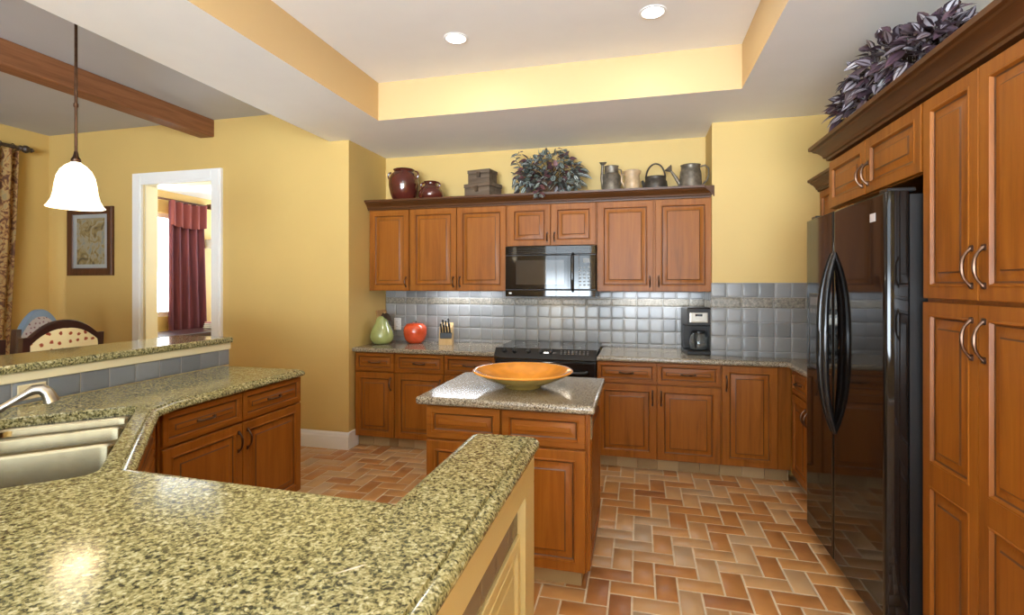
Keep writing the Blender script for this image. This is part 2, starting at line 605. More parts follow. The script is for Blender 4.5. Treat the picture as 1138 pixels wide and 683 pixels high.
baseboard('baseboard_left', [(-2.534, 4.044), (-3.91, 4.044)])
mb = MB()
mb.bbox((-2.55, 4.045, 0), (-2.532, 4.20, 0.155), 0.004)
struct(mb.build('baseboard_return', ['trim_white'], smooth=0))
baseboard('baseboard_dining', [(-5.03, 4.06), (XL, 4.06)])
baseboard('baseboard_side', [(XL, 4.04), (XL, YF)])

# ceiling beam over the dining side
mb = MB()
mb.bbox((-4.19, YF, 2.93), (-4.03, 4.06, ZH), 0.006)
struct(mb.build('ceiling_beam', ['beam'], smooth=0))


# ------------------------------------------------------------------ wall tiles
def pillow(mb, plane, u0, u1, z0, z1, face, out, th=0.008, gap=0.0025, mi=0):
    """one cushioned tile; 'y' plane: face at y=face, looking along -out"""
    def pt(a, z, d):
        return (a, face + out * d, z) if plane == 'y' else (face + out * d, a, z)
    rings = []
    for k, d in ((gap, 0.0), (gap, th * 0.4), (gap + 0.004, th * 0.78), (gap + 0.011, th * 0.97), (gap + 0.020, th)):
        r = [pt(u0 + k, z0 + k, d), pt(u1 - k, z0 + k, d), pt(u1 - k, z1 - k, d), pt(u0 + k, z1 - k, d)]
        if (plane == 'y') == (out > 0):
            r.reverse()
        rings.append(r)
    mb.loft(rings, mi, False, True)


def tile_field(mb, plane, u0, u1, rows, face, out, w=0.115, start=0.0, **kw):
    for z0, z1 in rows:
        x = u0 - start
        while x < u1 - 0.004:
            a, b = max(x, u0), min(x + w, u1)
            if b - a > 0.012:
                pillow(mb, plane, a, b, z0, z1, face, out, **kw)
            x += w


ROW1 = [(1.36, 1.43), (1.175, 1.29), (1.06, 1.175), (0.945, 1.06), (0.905, 0.945)]
mb = MB()
tile_field(mb, 'y', -2.548, 0.573, ROW1, YB - 0.004, -1)
mb.build('backsplash_tile', ['tile'], wall_back)
mb = MB()
mb.box((-2.548, YB - 0.005, 0.905), (0.573, YB, 1.43))
mb.build('backsplash_grout', ['tile_grout'], wall_back, smooth=0)
mb = MB()
tile_field(mb, 'y', -2.548, 0.573, [(1.29, 1.36)], YB - 0.004, -1, w=0.23, th=0.010)
mb.build('relief_border', ['band'], wall_back)

ROW2 = [(1.388, 1.504), (1.188, 1.302), (1.073, 1.188), (0.958, 1.073), (0.905, 0.958)]
mb = MB()
tile_field(mb, 'y', 0.565, XR - 0.002, ROW2, 4.346, -1, w=0.118)
tile_field(mb, 'x', 4.345, YB - 0.012, ROW1, 0.571, -1)
mb.build('backsplash_tile', ['tile'], wall_bump)
mb = MB()
mb.box((0.57, 4.345, 0.905), (XR - 0.002, 4.35, 1.504))
mb.box((0.57, 4.35, 0.905), (0.575, YB - 0.01, 1.43))
mb.build('backsplash_grout', ['tile_grout'], wall_bump, smooth=0)
mb = MB()
tile_field(mb, 'y', 0.565, XR - 0.002, [(1.302, 1.388)], 4.346, -1, w=0.23, th=0.010)
tile_field(mb, 'x', 4.345, YB - 0.012, [(1.29, 1.36)], 0.571, -1, w=0.2, th=0.010)
mb.build('relief_border', ['band'], wall_bump)


# ------------------------------------------------------------------ cabinet kit (local: front looks along -y, x across, z up)
def panel(mb, x0, x1, z0, z1, y=0.0, t=0.02, fw=0.058, bev=0.003, mi=0, gl=1):
    def ring(k, d):
        return [(x0 + k, y - d, z0 + k), (x1 - k, y - d, z0 + k), (x1 - k, y - d, z1 - k), (x0 + k, y - d, z1 - k)]
    lim = min(x1 - x0, z1 - z0) / 2
    rise = min(0.036, max(0.012, lim - fw - 0.016))
    prof = [(0, 0), (0, t - bev), (bev, t), (fw - 0.013, t), (fw - 0.010, t + 0.0025), (fw - 0.005, t + 0.002), (fw, t - 0.009), (fw + 0.004, t - 0.0115), (fw + 0.006, t - 0.0115),
            (fw + 0.006 + rise * 0.85, t - 0.004), (fw + 0.006 + rise, t + 0.0005), (fw + 0.009 + rise, t + 0.0005)]
    mis = [mi, mi, mi, mi, mi, mi, gl, gl, mi, gl if rise > 0.03 else mi, mi]
    mb.loft([ring(k, d) for k, d in prof], mi, True, True, mis=mis)


def pull(parent, x, z, y, vertical=True, ln=0.105, mat='bronze'):
    mb = MB()
    n = 14
    pts, rad = [], []
    for i in range(n + 1):
        s = -1 + 2 * i / n
        bow = 0.026 * (1 - abs(s) ** 2.6) + 0.004
        pts.append((x + (0 if vertical else s * ln / 2), y - bow, z + (s * ln / 2 if vertical else 0)))
        rad.append(0.0042 + 0.0024 * (1 - abs(s)) ** 0.5 * (1 if abs(s) < 0.35 else 0.6) + (0.003 if abs(s) > 0.93 else 0))
    mb.tube(pts, rad, 8)
    for s in (-1, 1):
        c = (x + (0 if vertical else s * ln / 2), y - 0.003, z + (s * ln / 2 if vertical else 0))
        dx, dz = (0.007, 0.011) if vertical else (0.011, 0.007)
        mb.bbox((c[0] - dx, y - 0.006, c[2] - dz), (c[0] + dx, y, c[2] + dz), 0.002)
    return mb.build('handle', [mat], parent)


def door(parent, x0, x1, z0, z1, hx=None, hz=None, splits=None, fw=0.058, ln=0.105, name='door'):
    mb = MB()
    if splits:
        zz = [z0] + splits + [z1]
        for a, b in zip(zz[:-1], zz[1:]):
            panel(mb, x0, x1, a, b, fw=fw, bev=0.0)
    else:
        panel(mb, x0, x1, z0, z1, fw=fw)
    o = mb.build(name, ['wood', 'glaze'], parent)
    if hx is not None:
        pull(o, hx, hz, -0.02, True, ln)
    return o


def drawer(parent, x0, x1, z0, z1, handle=True, fw=0.034, name='drawer'):
    mb = MB()
    panel(mb, x0, x1, z0, z1, fw=fw)
    o = mb.build(name, ['wood_x', 'glaze'], parent)
    if handle:
        pull(o, (x0 + x1) / 2, (z0 + z1) / 2, -0.02, False, 0.10)
    return o


def toe(parent, x0, x1, y, depth, h=0.10, w=0.16):
    mb = MB()
    x = x0
    while x < x1 - 0.001:
        b = min(x + w, x1)
        mb.bbox((x, y, 0), (b - 0.003, y + 0.02, h), 0.002)
        x += w
    return mb.build('toe_kick', ['toe_tile'], parent, smooth=0)


def base_cabinet(label, x, y, rot, w, cols, depth=0.56, group=None, h=0.872, z_split=(0.690, 0.702), has_drawer=True, handles=True, toe_tile=True, notch=None):
    """cols: list of (x0, x1, handle side)"""
    t = thing('base_cabinet', label, 'cabinet', (x, y, 0), rot, group)
    mb = MB()
    if notch:
        mb.box((0, 0, 0.10), (notch[0], depth, h))
        mb.box((notch[0], 0, 0.10), (w, notch[1], h))
    else:
        mb.box((0, 0, 0.10), (w, depth, h))
    mb.build('carcass', ['wood'], t, smooth=0)
    for x0, x1, hs in cols:
        hx = None if not hs else (x1 - 0.03 if hs == 'r' else x0 + 0.03)
        if has_drawer:
            drawer(t, x0, x1, z_split[1], h - 0.006, handles)
            door(t, x0, x1, 0.104, z_split[0], hx, z_split[0] - 0.10)
        else:
            door(t, x0, x1, 0.104, h - 0.006, hx, h - 0.14)
    if toe_tile:
        toe(t, 0, w, 0.055, 0.02)
    return t


YC = 4.16   # base carcass front on the back run
base_cabinet('cherry base cabinet with one door and drawer in left corner', -2.545, YC, 0, 0.409, [(0.012, 0.400, 'r')])
base_cabinet('cherry double base cabinet between corner unit and left of stove', -2.134, YC, 0, 0.945, [(0.004, 0.468, 'r'), (0.474, 0.940, 'l')])
base_cabinet('cherry double base cabinet with two drawers just right of stove', -0.332, YC, 0, 0.946, [(0.003, 0.467, 'r'), (0.473, 0.940, 'l')], notch=(0.895, 0.18))
base_cabinet('cherry base cabinet with one full height door and no drawer', 0.615, YC, 0, 0.490, [(0.006, 0.395, 'l')], depth=0.175, has_drawer=False)
base_cabinet('cherry base cabinet with drawer between corner and black fridge', 1.11, 4.11, -PI / 2, 0.76, [(0.02, 0.37, 'r'), (0.376, 0.75, 'l')], depth=0.56)

# peninsula cabinets
base_cabinet('cherry double base cabinet under the left granite peninsula', -2.24, 1.925, PI / 2, 1.045, [(0.012, 0.512, 'r'), (0.520, 1.030, 'l')], depth=0.62)
sc = thing('sink_cabinet', 'cherry corner cabinet set diagonally below the steel sink', 'cabinet', (-1.575, 1.229, 0), math.radians(135))
mb = MB()
mb.box((0, 0, 0.10), (0.90, 0.03, 0.872))
mb.build('carcass', ['wood'], sc, smooth=0)
door(sc, 0.03, 0.447, 0.104, 0.69, 0.42, 0.59)
door(sc, 0.453, 0.87, 0.104, 0.69, 0.48, 0.59)
drawer(sc, 0.03, 0.87, 0.702, 0.866, False, name='false_front')
toe(sc, 0.06, 0.84, 0.03, 0.02)
base_cabinet('cherry base cabinet under the near granite counter facing the island', -0.66, 1.19, PI, 0.86, [(0.006, 0.427, 'r'), (0.433, 0.854, 'l')], depth=0.56)


# ------------------------------------------------------------------ wall cabinets
def wall_cabinet(label, x, y, rot, w, z0, z1, cols, depth=0.34, ln=0.085, hz=None, group=None):
    t = thing('wall_cabinet', label, 'cabinet', (x, y, 0), rot, group)
    mb = MB()
    mb.box((0, 0, z0 + 0.03), (w, depth, z1))
    mb.box((0, 0, z0), (w, 0.018, z0 + 0.03))
    mb.build('carcass', ['wood'], t, smooth=0)
    for x0, x1, hs in cols:
        hx = x1 - 0.028 if hs == 'r' else x0 + 0.028
        door(t, x0, x1, z0 + 0.004, z1 - 0.012, hx, hz or z0 + 0.085, ln=ln)
    return t


YU = 4.42
UZ0, UZ1 = 1.43, 2.215
wall_cabinet('cherry wall cabinet with one door above the green pear', -2.548, YU, 0, 0.430, UZ0, UZ1, [(0.014, 0.424, 'r')], depth=0.325)
wall_cabinet('cherry wall cabinet with two doors left of the microwave', -2.116, YU, 0, 0.956, UZ0, UZ1, [(0.010, 0.472, 'r'), (0.480, 0.948, 'l')], depth=0.325)
wall_cabinet('short cherry wall cabinet with two doors above the microwave', -1.158, YU, 0, 0.804, 1.832, UZ1, [(0.014, 0.397, 'r'), (0.407, 0.796, 'l')], depth=0.325, ln=0.07, hz=1.91)
wall_cabinet('cherry wall cabinet with two doors above the coffee maker', -0.352, YU, 0, 0.944, UZ0, UZ1, [(0.006, 0.470, 'r'), (0.486, 0.936, 'l')], depth=0.325)
wall_cabinet('cherry wall cabinet mostly hidden behind the black fridge', 1.37, 4.343, -PI / 2, 0.99, UZ0, UZ1, [(0.012, 0.49, 'r'), (0.498, 0.98, 'l')], depth=0.325)
wall_cabinet('deep cherry cabinet with two low doors above the fridge', 1.10, 3.318, -PI / 2, 1.003, 1.93, 2.215, [(0.008, 0.49, 'r'), (0.496, 0.995, 'l')], depth=0.595, ln=0.10, hz=2.03)

# tall pantry
pt_ = thing('pantry_cabinet', 'tall cherry pantry cabinet with four doors beside the fridge', 'cabinet', (1.10, 2.312, 0), -PI / 2)
mb = MB()
mb.box((0, 0, 0.10), (0.70, 0.595, 2.215))
mb.build('carcass', ['wood'], pt_, smooth=0)
for x0, x1, hs in ((0.006, 0.336, 'r'), (0.340, 0.690, 'l')):
    hx = x1 - 0.030 if hs == 'r' else x0 + 0.030
    door(pt_, x0, x1, 1.436, 2.204, hx, 1.548, ln=0.125)
    door(pt_, x0, x1, 0.104, 1.422, hx, 1.308, splits=[0.765], ln=0.125)
toe(pt_, 0, 0.70, 0.055, 0.02)

# crown mouldings: profile (out, up) swept along a path, top deck at the back
CROWN = [(0.0, 0.0), (0.010, 0.0), (0.012, 0.012), (0.022, 0.016), (0.026, 0.030), (0.044, 0.050), (0.062, 0.060), (0.066, 0.068), (0.080, 0.072), (0.082, 0.090), (0.0, 0.090)]


def crown(name, label, path, z, back, mat, sc=1.0):
    """path: polyline of the cabinet face seen from above, outside on its right"""
    n = len(path)
    mb = MB()
    rings = []
    for i in range(n):
        p = Vector(path[i])
        if i == 0:
            e = (Vector(path[1]) - p).normalized(); nn = Vector((e.y, -e.x)); k = 1
        elif i == n - 1:
            e = (p - Vector(path[i - 1])).normalized(); nn = Vector((e.y, -e.x)); k = 1
        else:
            e1 = (p - Vector(path[i - 1])).normalized(); e2 = (Vector(path[i + 1]) - p).normalized()
            n1, n2 = Vector((e1.y, -e1.x)), Vector((e2.y, -e2.x))
            k = 1 / (1 + n1.dot(n2)); nn = n1 + n2
        rings.append([(p.x + nn.x * a * k * sc, p.y + nn.y * a * k * sc, z + b * sc) for a, b in CROWN])
    mb.loft(rings, 0, True, True)
    if back:
        mb.box(*back)
    o = mb.build(name, [mat], smooth=20)
    return tag(o, label, 'molding')


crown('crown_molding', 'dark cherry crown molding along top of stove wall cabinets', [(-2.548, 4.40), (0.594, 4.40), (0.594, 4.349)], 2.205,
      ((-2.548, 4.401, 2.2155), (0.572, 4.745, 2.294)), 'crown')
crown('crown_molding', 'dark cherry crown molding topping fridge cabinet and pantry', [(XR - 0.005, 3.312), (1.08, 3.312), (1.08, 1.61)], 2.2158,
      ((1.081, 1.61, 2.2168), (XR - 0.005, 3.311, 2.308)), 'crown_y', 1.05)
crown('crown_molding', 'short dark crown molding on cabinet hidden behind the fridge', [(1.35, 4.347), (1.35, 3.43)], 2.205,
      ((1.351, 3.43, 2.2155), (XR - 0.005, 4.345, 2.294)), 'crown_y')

# ------------------------------------------------------------------ counters
mb = MB()
slab(mb, [(-2.547, 4.11), (-1.192, 4.11), (-1.192, 4.742), (-2.547, 4.742)], 0.915)
tag(mb.build('countertop', ['granite_brown']), 'granite countertop between left wall and stove', 'countertop')
mb = MB()
slab(mb, [(-0.330, 4.11), (1.063, 4.11), (1.063, 3.345), (XR - 0.003, 3.345), (XR - 0.003, 4.343), (0.568, 4.343), (0.568, 4.742), (-0.330, 4.742)], 0.915)
tag(mb.build('countertop', ['granite_brown']), 'granite countertop right of stove turning the corner to fridge', 'countertop')

R2 = math.sqrt(2)
uv = lambda a, b: ((a + b) / R2, (b - a) / R2)     # sink axes: a across the bowls, b towards the diagonal front


def rrect(a0, a1, b0, b1, r, seg=6):
    q = round_poly([(a0, b0), (a1, b0), (a1, b1), (a0, b1)], r, seg)
    return [uv(a, b) for a, b in q]


hole = rrect(-2.97, -1.96, -0.80, -0.30, 0.06)
pen = [(-2.888, 0.56), (-0.36, 0.56), (-0.36, 1.90), (-0.640, 1.90), (-0.640, 1.235), (-1.553, 1.258), (-2.15, 1.86), (-2.19, 2.0), (-2.19, 2.99), (-2.888, 2.99)]
pen = round_poly(pen, 0.055, 5, only={2, 3, 8})
mb = MB()
slab(mb, pen, 0.915, [hole], OGEE)
penc = tag(mb.build('countertop', ['granite'], smooth=16), 'speckled green gold granite countertop around the steel sink, nearest surface', 'countertop')

M['quartz'] = plain('pale_quartz_vein', (0.78, 0.70, 0.62), 0.15, var=0.1, vscale=60)
mb = MB()
mb.loft([[(x, y, 0.9151), (x + 0.0006, y + w, 0.9155), (x, y + 2 * w, 0.9151)] for x, y, w in
         ((-0.588, 0.882, 0.0003), (-0.576, 0.893, 0.0022), (-0.562, 0.906, 0.0042), (-0.552, 0.917, 0.0036), (-0.544, 0.928, 0.0006))], 0, True, True)
mb.build('quartz_vein', ['quartz'], penc)

# sink
sk = thing('kitchen_sink', 'undermount stainless steel sink with three bowls', 'sink', (*uv(-2.465, -0.55), 0))
ox, oy = uv(-2.465, -0.55)
bowls = [(-2.95, -2.785), (-2.755, -2.515), (-2.485, -1.98)]
mb = MB()
outer = [(x - ox, y - oy) for x, y in rrect(-2.995, -1.935, -0.825, -0.275, 0.07)]
loops = [[mb.P((x, y, 0.8742)) for x, y in outer]]
for a0, a1 in bowls:
    loops.append([mb.P((x - ox, y - oy, 0.8742)) for x, y in rrect(a0, a1, -0.785, -0.315, 0.05)])
flat = [i for lp in loops for i in lp]
for tri in tessellate_polygon([[mb.v[i] for i in lp] for lp in loops]):
    q = [flat[k] for k in tri]
    a, b, c = (mb.v[k] for k in q)
    if (b - a).cross(c - a).z < 0:
        q.reverse()
    mb.F(q)
mb.build('sink_deck', ['steel'], sk)
for a0, a1 in bowls:
    mb = MB()
    depth = 0.19 if a1 - a0 > 0.2 else 0.13
    rings = []
    for k, dz in ((0, 0), (0.003, -0.003), (0.006, -0.012), (0.010, -depth + 0.03), (0.02, -depth + 0.008), (0.04, -depth)):
        rr = rrect(a0 + k, a1 - k, -0.785 + k, -0.315 - k, 0.05)
        rings.append([(x - ox, y - oy, 0.8742 + dz) for x, y in reversed(rr)])
    mb.loft(rings, 0, False, True)
    b_ = mb.build('bowl', ['steel'], sk, smooth=40)
    mb = MB()
    cx_, cy_ = uv((a0 + a1) / 2, -0.55)
    mb.lathe([(0.042, 0.0), (0.042, 0.003), (0.034, 0.004), (0.028, 0.001), (0.0, 0.001)], (cx_ - ox, cy_ - oy, 0.8742 - depth), 20)
    mb.build('drain', ['chrome'], b_)

# faucet
fx = thing('faucet', 'brushed nickel kitchen faucet with angled pull-out spout', 'faucet', (*uv(-2.62, -0.885), 0.915))
fo = Vector((*uv(-2.62, -0.885), 0.915))
fp = lambda a, b, z: tuple(Vector((*uv(a, b), z)) - fo)
mb = MB()
mb.lathe([(0.032, 0), (0.032, 0.006), (0.027, 0.012), (0.026, 0.035), (0.027, 0.045), (0.020, 0.062), (0.0, 0.068)], (0, 0, 0), 20)
mb.build('body', ['nickel'], fx)
mb = MB()
mb.tube([fp(-2.62, -0.885, 0.945), fp(-2.62, -0.80, 0.968), fp(-2.62, -0.70, 1.010), fp(-2.62, -0.64, 1.050), fp(-2.62, -0.605, 1.074)],
        [0.019, 0.016, 0.014, 0.0135, 0.0145], 14)
sp = mb.build('spout', ['nickel'], fx)
mb = MB()
mb.tube([fp(-2.62, -0.610, 1.071), fp(-2.62, -0.590, 1.083), fp(-2.62, -0.568, 1.083), fp(-2.62, -0.552, 1.069), fp(-2.62, -0.543, 1.048), fp(-2.62, -0.538, 1.030)],
        [0.015, 0.019, 0.021, 0.021, 0.023, 0.026], 16)
mb.build('spray_head', ['nickel'], sp)
mb = MB()
mb.tube([fp(-2.62, -0.885, 0.975), fp(-2.66, -0.90, 1.01), fp(-2.72, -0.92, 1.03)], [0.010, 0.008, 0.009], 10)
mb.build('lever', ['nickel'], fx)

# half wall of the raised bar, with cream rail and slate tiles
mb = MB()
mb.box((-3.06, 0.50, 0), (-2.893, 3.045, 1.0685))
pw = struct(mb.build('wall_peninsula', ['cream'], smooth=0))
mb = MB()
mb.bbox((-2.8925, 0.52, 1.022), (-2.876, 3.045, 1.0685), 0.003)
mb.bbox((-3.08, 0.48, 1.045), (-3.06, 3.045, 1.0685), 0.003)
mb.build('rail', ['cream_rail'], pw, smooth=0)
mb = MB()
mb.box((-2.893, 0.52, 0.912), (-2.889, 3.044, 1.022))
mb.build('grout', ['tile_grout'], pw, smooth=0)
mb = MB()
tile_field(mb, 'x', 0.52, 3.04, [(0.912, 1.022)], -2.891, 1, w=0.152, th=0.006)
mb.build('tile_strip', ['bar_tile'], pw)
mb = MB()
slab(mb, round_poly([(-3.345, 0.42), (-2.858, 0.42), (-2.858, 3.06), (-3.345, 3.06)], 0.02, 3), 1.110)
tag(mb.build('bar_top', ['granite']), 'raised granite bar top on the half wall behind the sink', 'countertop')

# half wall closing the near counter on the right: recessed tile strip above a raised cream panel
mb = MB()
mb.box((-0.62, 0.60, 0), (-0.418, 1.868, 0.874))
mb.box((-2.86, 0.585, 0), (-0.62, 0.61, 0.874))
ew = struct(mb.build('wall_peninsula_end', ['cream'], smooth=0))
mb = MB()
mb.bbox((-0.4175, 0.60, 0.745), (-0.385, 1.868, 0.874), 0.002)     # top rail
mb.bbox((-0.4175, 1.722, 0), (-0.385, 1.868, 0.745), 0.002)        # far stile
mb.bbox((-0.4175, 0.60, 0), (-0.385, 0.70, 0.745), 0.002)          # near stile
mb.bbox((-0.4175, 0.70, 0), (-0.385, 1.722, 0.12), 0.002)          # bottom rail
mb.build('frame', ['cream'], ew, smooth=0)
mb = MB()
mb.box((-0.418, 0.70, 0.612), (-0.416, 1.722, 0.745))
mb.build('grout', ['end_tile'], ew, smooth=0)
mb = MB()
tile_field(mb, 'x', 0.70, 1.722, [(0.615, 0.745)], -0.4175, 1, w=0.15, th=0.006)
mb.build('tile_strip', ['end_tile'], ew)
mb = MB()
mb.T = Matrix.Translation((-0.4175, 0.702, 0)) @ Matrix.Rotation(PI / 2, 4, 'Z')
panel(mb, 0.0, 1.018, 0.122, 0.612, 0, 0.014, 0.05, gl=0)
mb.build('raised_panel', ['cream'], ew)

# ------------------------------------------------------------------ island
isl = thing('kitchen_island', 'cherry kitchen island with drawers under granite top', 'island', (-1.075, 2.44, 0))
mb = MB()
mb.box((0, 0, 0.10), (0.832, 0.66, 0.872))
mb.build('carcass', ['wood'], isl, smooth=0)
for x0, x1 in ((0.006, 0.402), (0.412, 0.826)):
    drawer(isl, x0, x1, 0.700, 0.866, False, fw=0.042)
    door(isl, x0, x1, 0.104, 0.688)
mb = MB()
mb.T = Matrix.Translation((0.832, 0, 0)) @ Matrix.Rotation(PI / 2, 4, 'Z')
panel(mb, 0.01, 0.65, 0.104, 0.866, 0, 0.016)
mb.build('end_panel', ['wood', 'glaze'], isl)
mb = MB()
mb.bbox((0.04, 0.055, 0), (0.80, 0.61, 0.10), 0.002)
mb.build('toe_kick', ['toe_tile'], isl, smooth=0)
mb = MB()
mb.bbox((0.848, 0.020, 0.735), (0.853, 0.090, 0.850), 0.0015)
mb.bbox((0.853, 0.038, 0.750), (0.855, 0.072, 0.785), 0.0006)
mb.bbox((0.853, 0.038, 0.800), (0.855, 0.072, 0.835), 0.0006)
ol = mb.build('power_outlet', ['steel'], isl)
ol['label'] = 'metal outlet plate on the island side'
mb = MB()
slab(mb, round_poly([(-1.115, 2.385), (-0.200, 2.385), (-0.200, 3.145), (-1.115, 3.145)], 0.015, 3), 0.915)
tag(mb.build('countertop', ['granite_brown']), 'small granite countertop on the island under the orange bowl', 'countertop')

M['bowl_orange'] = plain('orange_glaze', (0.82, 0.33, 0.045), 0.12, var=0.22, vscale=9, coat=0.6)
M['bowl_out'] = plain('yellow_green_glaze', (0.50, 0.36, 0.10), 0.18, var=0.2, vscale=8, coat=0.4)
bw = thing('serving_bowl', 'large shallow orange glazed bowl on the island', 'bowl', (-0.635, 2.765, 0.915))
mb = MB()
mb.lathe([(0.10, 0.0), (0.105, 0.004), (0.11, 0.012), (0.17, 0.035), (0.23, 0.060), (0.268, 0.082), (0.281, 0.088), (0.2825, 0.093), (0.278, 0.097), (0.262, 0.0945),
          (0.225, 0.075), (0.16, 0.048), (0.08, 0.026), (0.0, 0.022)], (0, 0, 0), 56, mis=[1, 1, 1, 1, 1, 0, 0, 0, 0, 0, 0, 0, 0])
mb.build('bowl_body', ['bowl_orange', 'bowl_out'], bw, smooth=60)
mb = MB()
random.seed(3)
for k in range(15):
    a = -2.6 + k * 0.135
    r0, r1 = 0.088 + random.uniform(-0.006, 0.006), 0.15 + random.uniform(-0.03, 0.01)
    pts = []
    for i in range(5):
        r = r0 + (r1 - r0) * i / 4
        z = 0.026 + (r - 0.08) * 0.275 + 0.0012
        pts.append((r * math.cos(a + 0.05 * i), r * math.sin(a + 0.05 * i), z))
    mb.tube(pts, [0.001, 0.003, 0.0036, 0.003, 0.0008], 6)
M['olive'] = plain('olive_motif', (0.22, 0.14, 0.02), 0.3)
mb.build('painted_motif', ['olive'], bw)

# ------------------------------------------------------------------ stove
rg = thing('kitchen_range', 'black slide-in stove with glass cooktop and front knobs', 'stove', (-1.185, 4.10, 0))
RW = 0.848
mb = MB()
mb.box((0.004, 0.03, 0.02), (RW - 0.004, 0.60, 0.90))
mb.build('body', ['black_soft'], rg, smooth=0)
mb = MB()
mb.bbox((-0.004, 0.055, 0.926), (RW + 0.004, 0.635, 0.952), 0.006)
ct = mb.build('cooktop', ['dark_glass'], rg)
M['ring'] = plain('burner_ring_grey', (0.18, 0.18, 0.18), 0.3)
for bx_, by_, r in ((0.22, 0.20, 0.10), (0.62, 0.20, 0.085), (0.22, 0.46, 0.075), (0.62, 0.46, 0.10)):
    mb = MB()
    mb.lathe([(r, 0), (r, 0.0006), (r - 0.004, 0.0006), (r - 0.004, 0)], (bx_, by_, 0.952), 40, cap0=False, cap1=False)
    mb.build('burner_ring', ['ring'], ct)
mb = MB()
prof = [(0.060, 0.950), (0.052, 0.953), (0.010, 0.905), (-0.004, 0.875), (0.0, 0.862), (0.05, 0.855), (0.10, 0.90)]
mb.loft([[(x, y, z) for y, z in prof] for x in (-0.004, RW + 0.004)], 0, True, True)
cp = mb.build('control_panel', ['black'], rg)
nrm = Vector((0, -0.752, 0.66)).normalized()
for kx in (0.075, 0.165, 0.285, 0.395, 0.475):
    mb = MB()
    q = nrm.to_track_quat('Z', 'Y').to_matrix().to_4x4()
    mb.T = Matrix.Translation((kx, 0.032, 0.930)) @ q
    mb.lathe([(0.020, -0.002), (0.020, 0.010), (0.017, 0.016), (0.0, 0.017)], (0, 0, 0), 18)
    mb.bbox((-0.004, -0.019, 0.012), (0.004, 0.019, 0.024), 0.002)
    mb.build('knob', ['black_soft'], cp)
mb = MB()
mb.T = Matrix.Translation((0, 0.0315, 0.9298)) @ nrm.to_track_quat('Z', 'Y').to_matrix().to_4x4()
for r_ in range(3):
    for c_ in range(8):
        x_ = 0.555 + c_ * 0.031
        mb.bbox((x_, -0.020 + r_ * 0.014, 0.0), (x_ + 0.018, -0.012 + r_ * 0.014, 0.003), 0.001)
M['key_grey'] = plain('key_grey', (0.15, 0.145, 0.14), 0.4)
mb.build('touch_pad', ['key_grey'], cp)
mb = MB()
mb.bbox((0.006, -0.002, 0.215), (RW - 0.006, 0.03, 0.850), 0.006)
od = mb.build('oven_door', ['black'], rg)
mb = MB()
mb.bbox((0.16, -0.004, 0.34), (RW - 0.16, -0.0018, 0.64), 0.001)
mb.build('oven_window', ['dark_glass'], od)
mb = MB()
mb.tube([(0.07, -0.002, 0.775), (0.08, -0.035, 0.775), (0.12, -0.048, 0.775), (RW - 0.12, -0.048, 0.775), (RW - 0.08, -0.035, 0.775), (RW - 0.07, -0.002, 0.775)], 0.012, 12)
mb.build('handle', ['black_soft'], od)
mb = MB()
mb.bbox((0.006, -0.001, 0.06), (RW - 0.006, 0.03, 0.205), 0.006)
mb.build('drawer', ['black'], rg)

# ------------------------------------------------------------------ microwave
mwv = thing('microwave', 'black over-the-range microwave under the short cabinet', 'microwave', (-1.156, 4.33, 1.385))
MW, MH = 0.796, 0.444
mb = MB()
mb.box((0.0, 0.03, 0.0), (MW, 0.40, MH))
mb.build('casing', ['black_soft'], mwv, smooth=0)


def bowed(x0, x1, z0, z1, dep, y_back, name, mat, parent, n=14, full=(0.0, 0.796)):
    mb = MB()
    rings = []
    def yf(x):
        t = (x - full[0]) / (full[1] - full[0]) * 2 - 1
        return y_back - dep * (1 - t * t) - 0.012
    for i in range(n + 1):
        x = x0 + (x1 - x0) * i / n
        y = yf(x)
        rings.append([(x, y_back, z0), (x, y + 0.004, z0), (x, y, z0 + 0.006), (x, y, z1 - 0.006), (x, y + 0.004, z1), (x, y_back, z1)])
    mb.loft(rings, 0, True, True)
    return mb.build(name, [mat], parent, smooth=25), yf


dr, yf = bowed(0.0, 0.585, 0.062, 0.362, 0.035, 0.03, 'door', 'black', mwv)
M['mw_window'] = plain('tinted_window', (0.045, 0.038, 0.032), 0.05, var=0.1, vscale=4, spec=0.8)
mb = MB()
rings = []
for i in range(11):
    x = 0.10 + 0.43 * i / 10
    rings.append([(x, yf(x) + 0.002, 0.105), (x, yf(x) - 0.0015, 0.105), (x, yf(x) - 0.0015, 0.318), (x, yf(x) + 0.002, 0.318)])
mb.loft(rings, 0, True, True)
mb.build('door_window', ['mw_window'], dr)
mb = MB()
hx_ = 0.606
mb.tube([(hx_, yf(hx_) + 0.002, 0.045), (hx_, yf(hx_) - 0.030, 0.07), (hx_, yf(hx_) - 0.038, 0.13), (hx_, yf(hx_) - 0.040, 0.21), (hx_, yf(hx_) - 0.038, 0.29), (hx_, yf(hx_) - 0.030, 0.35), (hx_, yf(hx_) + 0.002, 0.375)],
        [0.010, 0.013, 0.014, 0.014, 0.014, 0.013, 0.010], 12)
mb.build('handle', ['black'], dr)
cp2, _ = bowed(0.590, MW, 0.062, 0.362, 0.035, 0.03, 'control_panel', 'black', mwv, n=8)
mb = MB()
for r_ in range(6):
    for c_ in range(3):
        x_, z_ = 0.655 + c_ * 0.036, 0.095 + r_ * 0.030
        y_ = yf(x_ + 0.012)
        mb.box((x_, y_ - 0.0015, z_), (x_ + 0.022, y_ + 0.006, z_ + 0.012))
mb.box((0.655, yf(0.70) - 0.001, 0.290), (0.750, yf(0.70) + 0.008, 0.330))
mb.build('key_pad', ['key_grey'], cp2, smooth=0)
gr_, _ = bowed(0.0, MW, 0.366, MH, 0.035, 0.03, 'vent_grille', 'black', mwv)
mb = MB()
